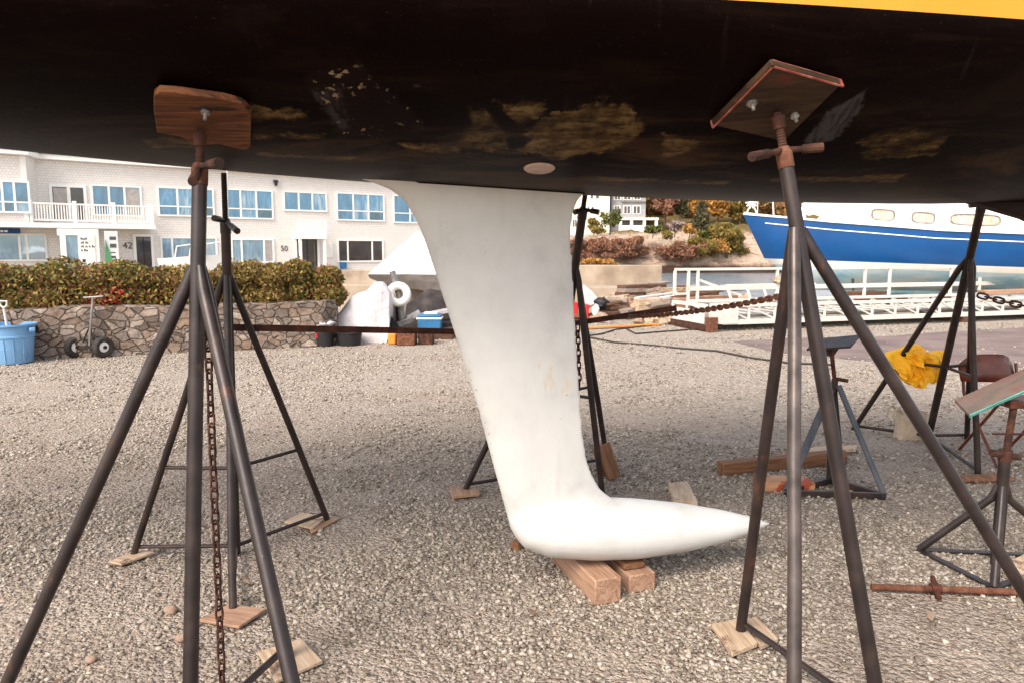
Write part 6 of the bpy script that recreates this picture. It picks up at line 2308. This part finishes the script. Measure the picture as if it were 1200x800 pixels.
# houses across the water
def house(label, xl, xr, ytop, ybot, Y, dep, mat, wins, roof=None, extra=None):
    a, b = P(xl, ybot, Y), P(xr, ybot, Y)
    zt = P(xl, ytop, Y).z
    t = empty('house', ((a.x + b.x) / 2, Y, a.z - 1))
    tag(t, label, 'house', None)
    MB().bx(a.x, b.x, Y, Y + dep, a.z - 1.5, zt).build('wall', mat, t, smooth=0)
    for (x0, y0, x1, y1, n) in wins:
        p0, p1 = P(x0, y0, Y), P(x1, y1, Y)
        wd_ = (p1.x - p0.x) / n
        f = MB()
        f.bx(p0.x - 0.12, p1.x + 0.12, Y - 0.10, Y - 0.003, p1.z - 0.12, p0.z + 0.12)
        w_ = f.build('window', M['trim'], t, smooth=0)
        g_ = MB()
        for k in range(n):
            g_.bx(p0.x + wd_ * k + 0.05, p0.x + wd_ * (k + 1) - 0.05, Y - 0.13, Y - 0.103, p1.z, p0.z)
        g_.build('pane', M['glass_dark'], t, smooth=0).parent = w_
    if roof:
        MB().prism([P(x, y, Y - 0.4) for x, y in roof], (0, dep + 0.8, 0)).build('roof', M['roof_grey'], t, smooth=0)
    return t


hs = house('grey shingled three-storey house with a white porch across the water', 716, 756, 214, 272, 132, 8, M['shingle_grey'],
           [(720, 229, 727, 234, 2), (731, 229, 739, 234, 2), (743, 229, 750, 234, 2), (720, 242, 726, 250.5, 2), (731, 242, 738.5, 250.5, 2), (742, 242, 750, 250.5, 2)],
           roof=[(712, 216), (757, 216), (750, 196), (718, 196)])
a, b = P(726, 272, 130.5), P(771, 272, 130.5)
zt = P(740, 255.5, 130.5).z
pr = MB().bx(a.x, b.x, 130.2, 132.0, zt - 0.4, zt)
for px in (727, 740, 755, 769):
    x = P(px, 260, 130.5).x
    pr.bx(x - 0.25, x + 0.25, 130.3, 130.7, a.z, zt - 0.4)
pr.bx(a.x, b.x, 130.3, 130.5, a.z - 1, P(740, 264.5, 130.5).z)
pr.build('porch', M['white'], hs, smooth=0)
MB().bx(P(728, 240, 132).x, P(756, 240, 132).x, 131.7, 131.997, P(728, 237.5, 132).z, P(728, 236, 132).z).build('band', M['roof_grey'], hs, smooth=0)
house('cream clapboard house left of the grey house, half hidden by the keel', 668, 714, 218, 276, 130, 9, M['clap_cream'],
      [(692, 228, 695, 233, 1), (698, 228, 702, 233, 1), (688, 243, 691, 249, 1), (693, 243, 696, 249, 1), (671, 258, 676, 266, 2)],
      roof=[(664, 220), (718, 220), (700, 200), (676, 200)])

# golden tree showing above the roof of the long building
tree('tree', 'golden orange tree showing above the roof of the long building', 'tree', 68, 168, 270, 52, 68, M['leaf_orange'], 5200, 0.22)
tree('tree', 'bare pale tree beside the golden one beyond the roof', 'tree', 32, 172, 270, 30, 72, M['leaf_grey'], 900, 0.13)
tree('tree', 'autumn tree just showing at the roof line right of the golden one', 'tree', 205, 182, 280, 90, 75, M['leaf_rust'], 3500, 0.25)

# ------------------------------------------------------------------ light
SUN_EL, SUN_AZ = 45.0, 34.0      # azimuth: degrees left of straight behind the camera
ts = V((-math.sin(R(SUN_AZ)) * math.cos(R(SUN_EL)), -math.cos(R(SUN_AZ)) * math.cos(R(SUN_EL)), math.sin(R(SUN_EL))))
sl = bpy.data.lights.new('sun', 'SUN')
sl.energy = 1.5
sl.angle = R(28)
sl.color = (1.0, 0.92, 0.82)
so = bpy.data.objects.new('sun', sl)
so.rotation_euler = ts.to_track_quat('Z', 'Y').to_euler()
so.location = ts * 50
COL.objects.link(so)
wo = bpy.data.worlds.new('World')
SC.world = wo
wo.use_nodes = True
nt = wo.node_tree
bg = nt.nodes['Background']
sky = nt.nodes.new('ShaderNodeTexSky')
sky.sky_type = 'NISHITA'
sky.sun_disc = False
sky.sun_elevation = R(SUN_EL)
sky.sun_rotation = math.pi + R(SUN_AZ)
sky.air_density = 1.0
sky.dust_density = 2.0
sky.ozone_density = 1.0
hs_ = nt.nodes.new('ShaderNodeHueSaturation')
hs_.inputs['Saturation'].default_value = 0.55
nt.links.new(sky.outputs[0], hs_.inputs['Color'])
tn = nt.nodes.new('ShaderNodeMix'); tn.data_type = 'RGBA'; tn.blend_type = 'MULTIPLY'
tn.inputs[0].default_value = 1.0
tn.inputs[7].default_value = (1.0, 0.93, 0.86, 1)
nt.links.new(hs_.outputs[0], tn.inputs[6])
nt.links.new(tn.outputs[2], bg.inputs[0])
bg.inputs[1].default_value = 0.15
vs = SC.view_settings
vs.view_transform = 'Standard'
vs.look = 'None'
vs.exposure = 1.42
vs.gamma = 1.0
vs.use_curve_mapping = False
SC.cycles.max_bounces = 6
SC.cycles.diffuse_bounces = 3
SC.cycles.glossy_bounces = 3
SC.cycles.use_denoising = True
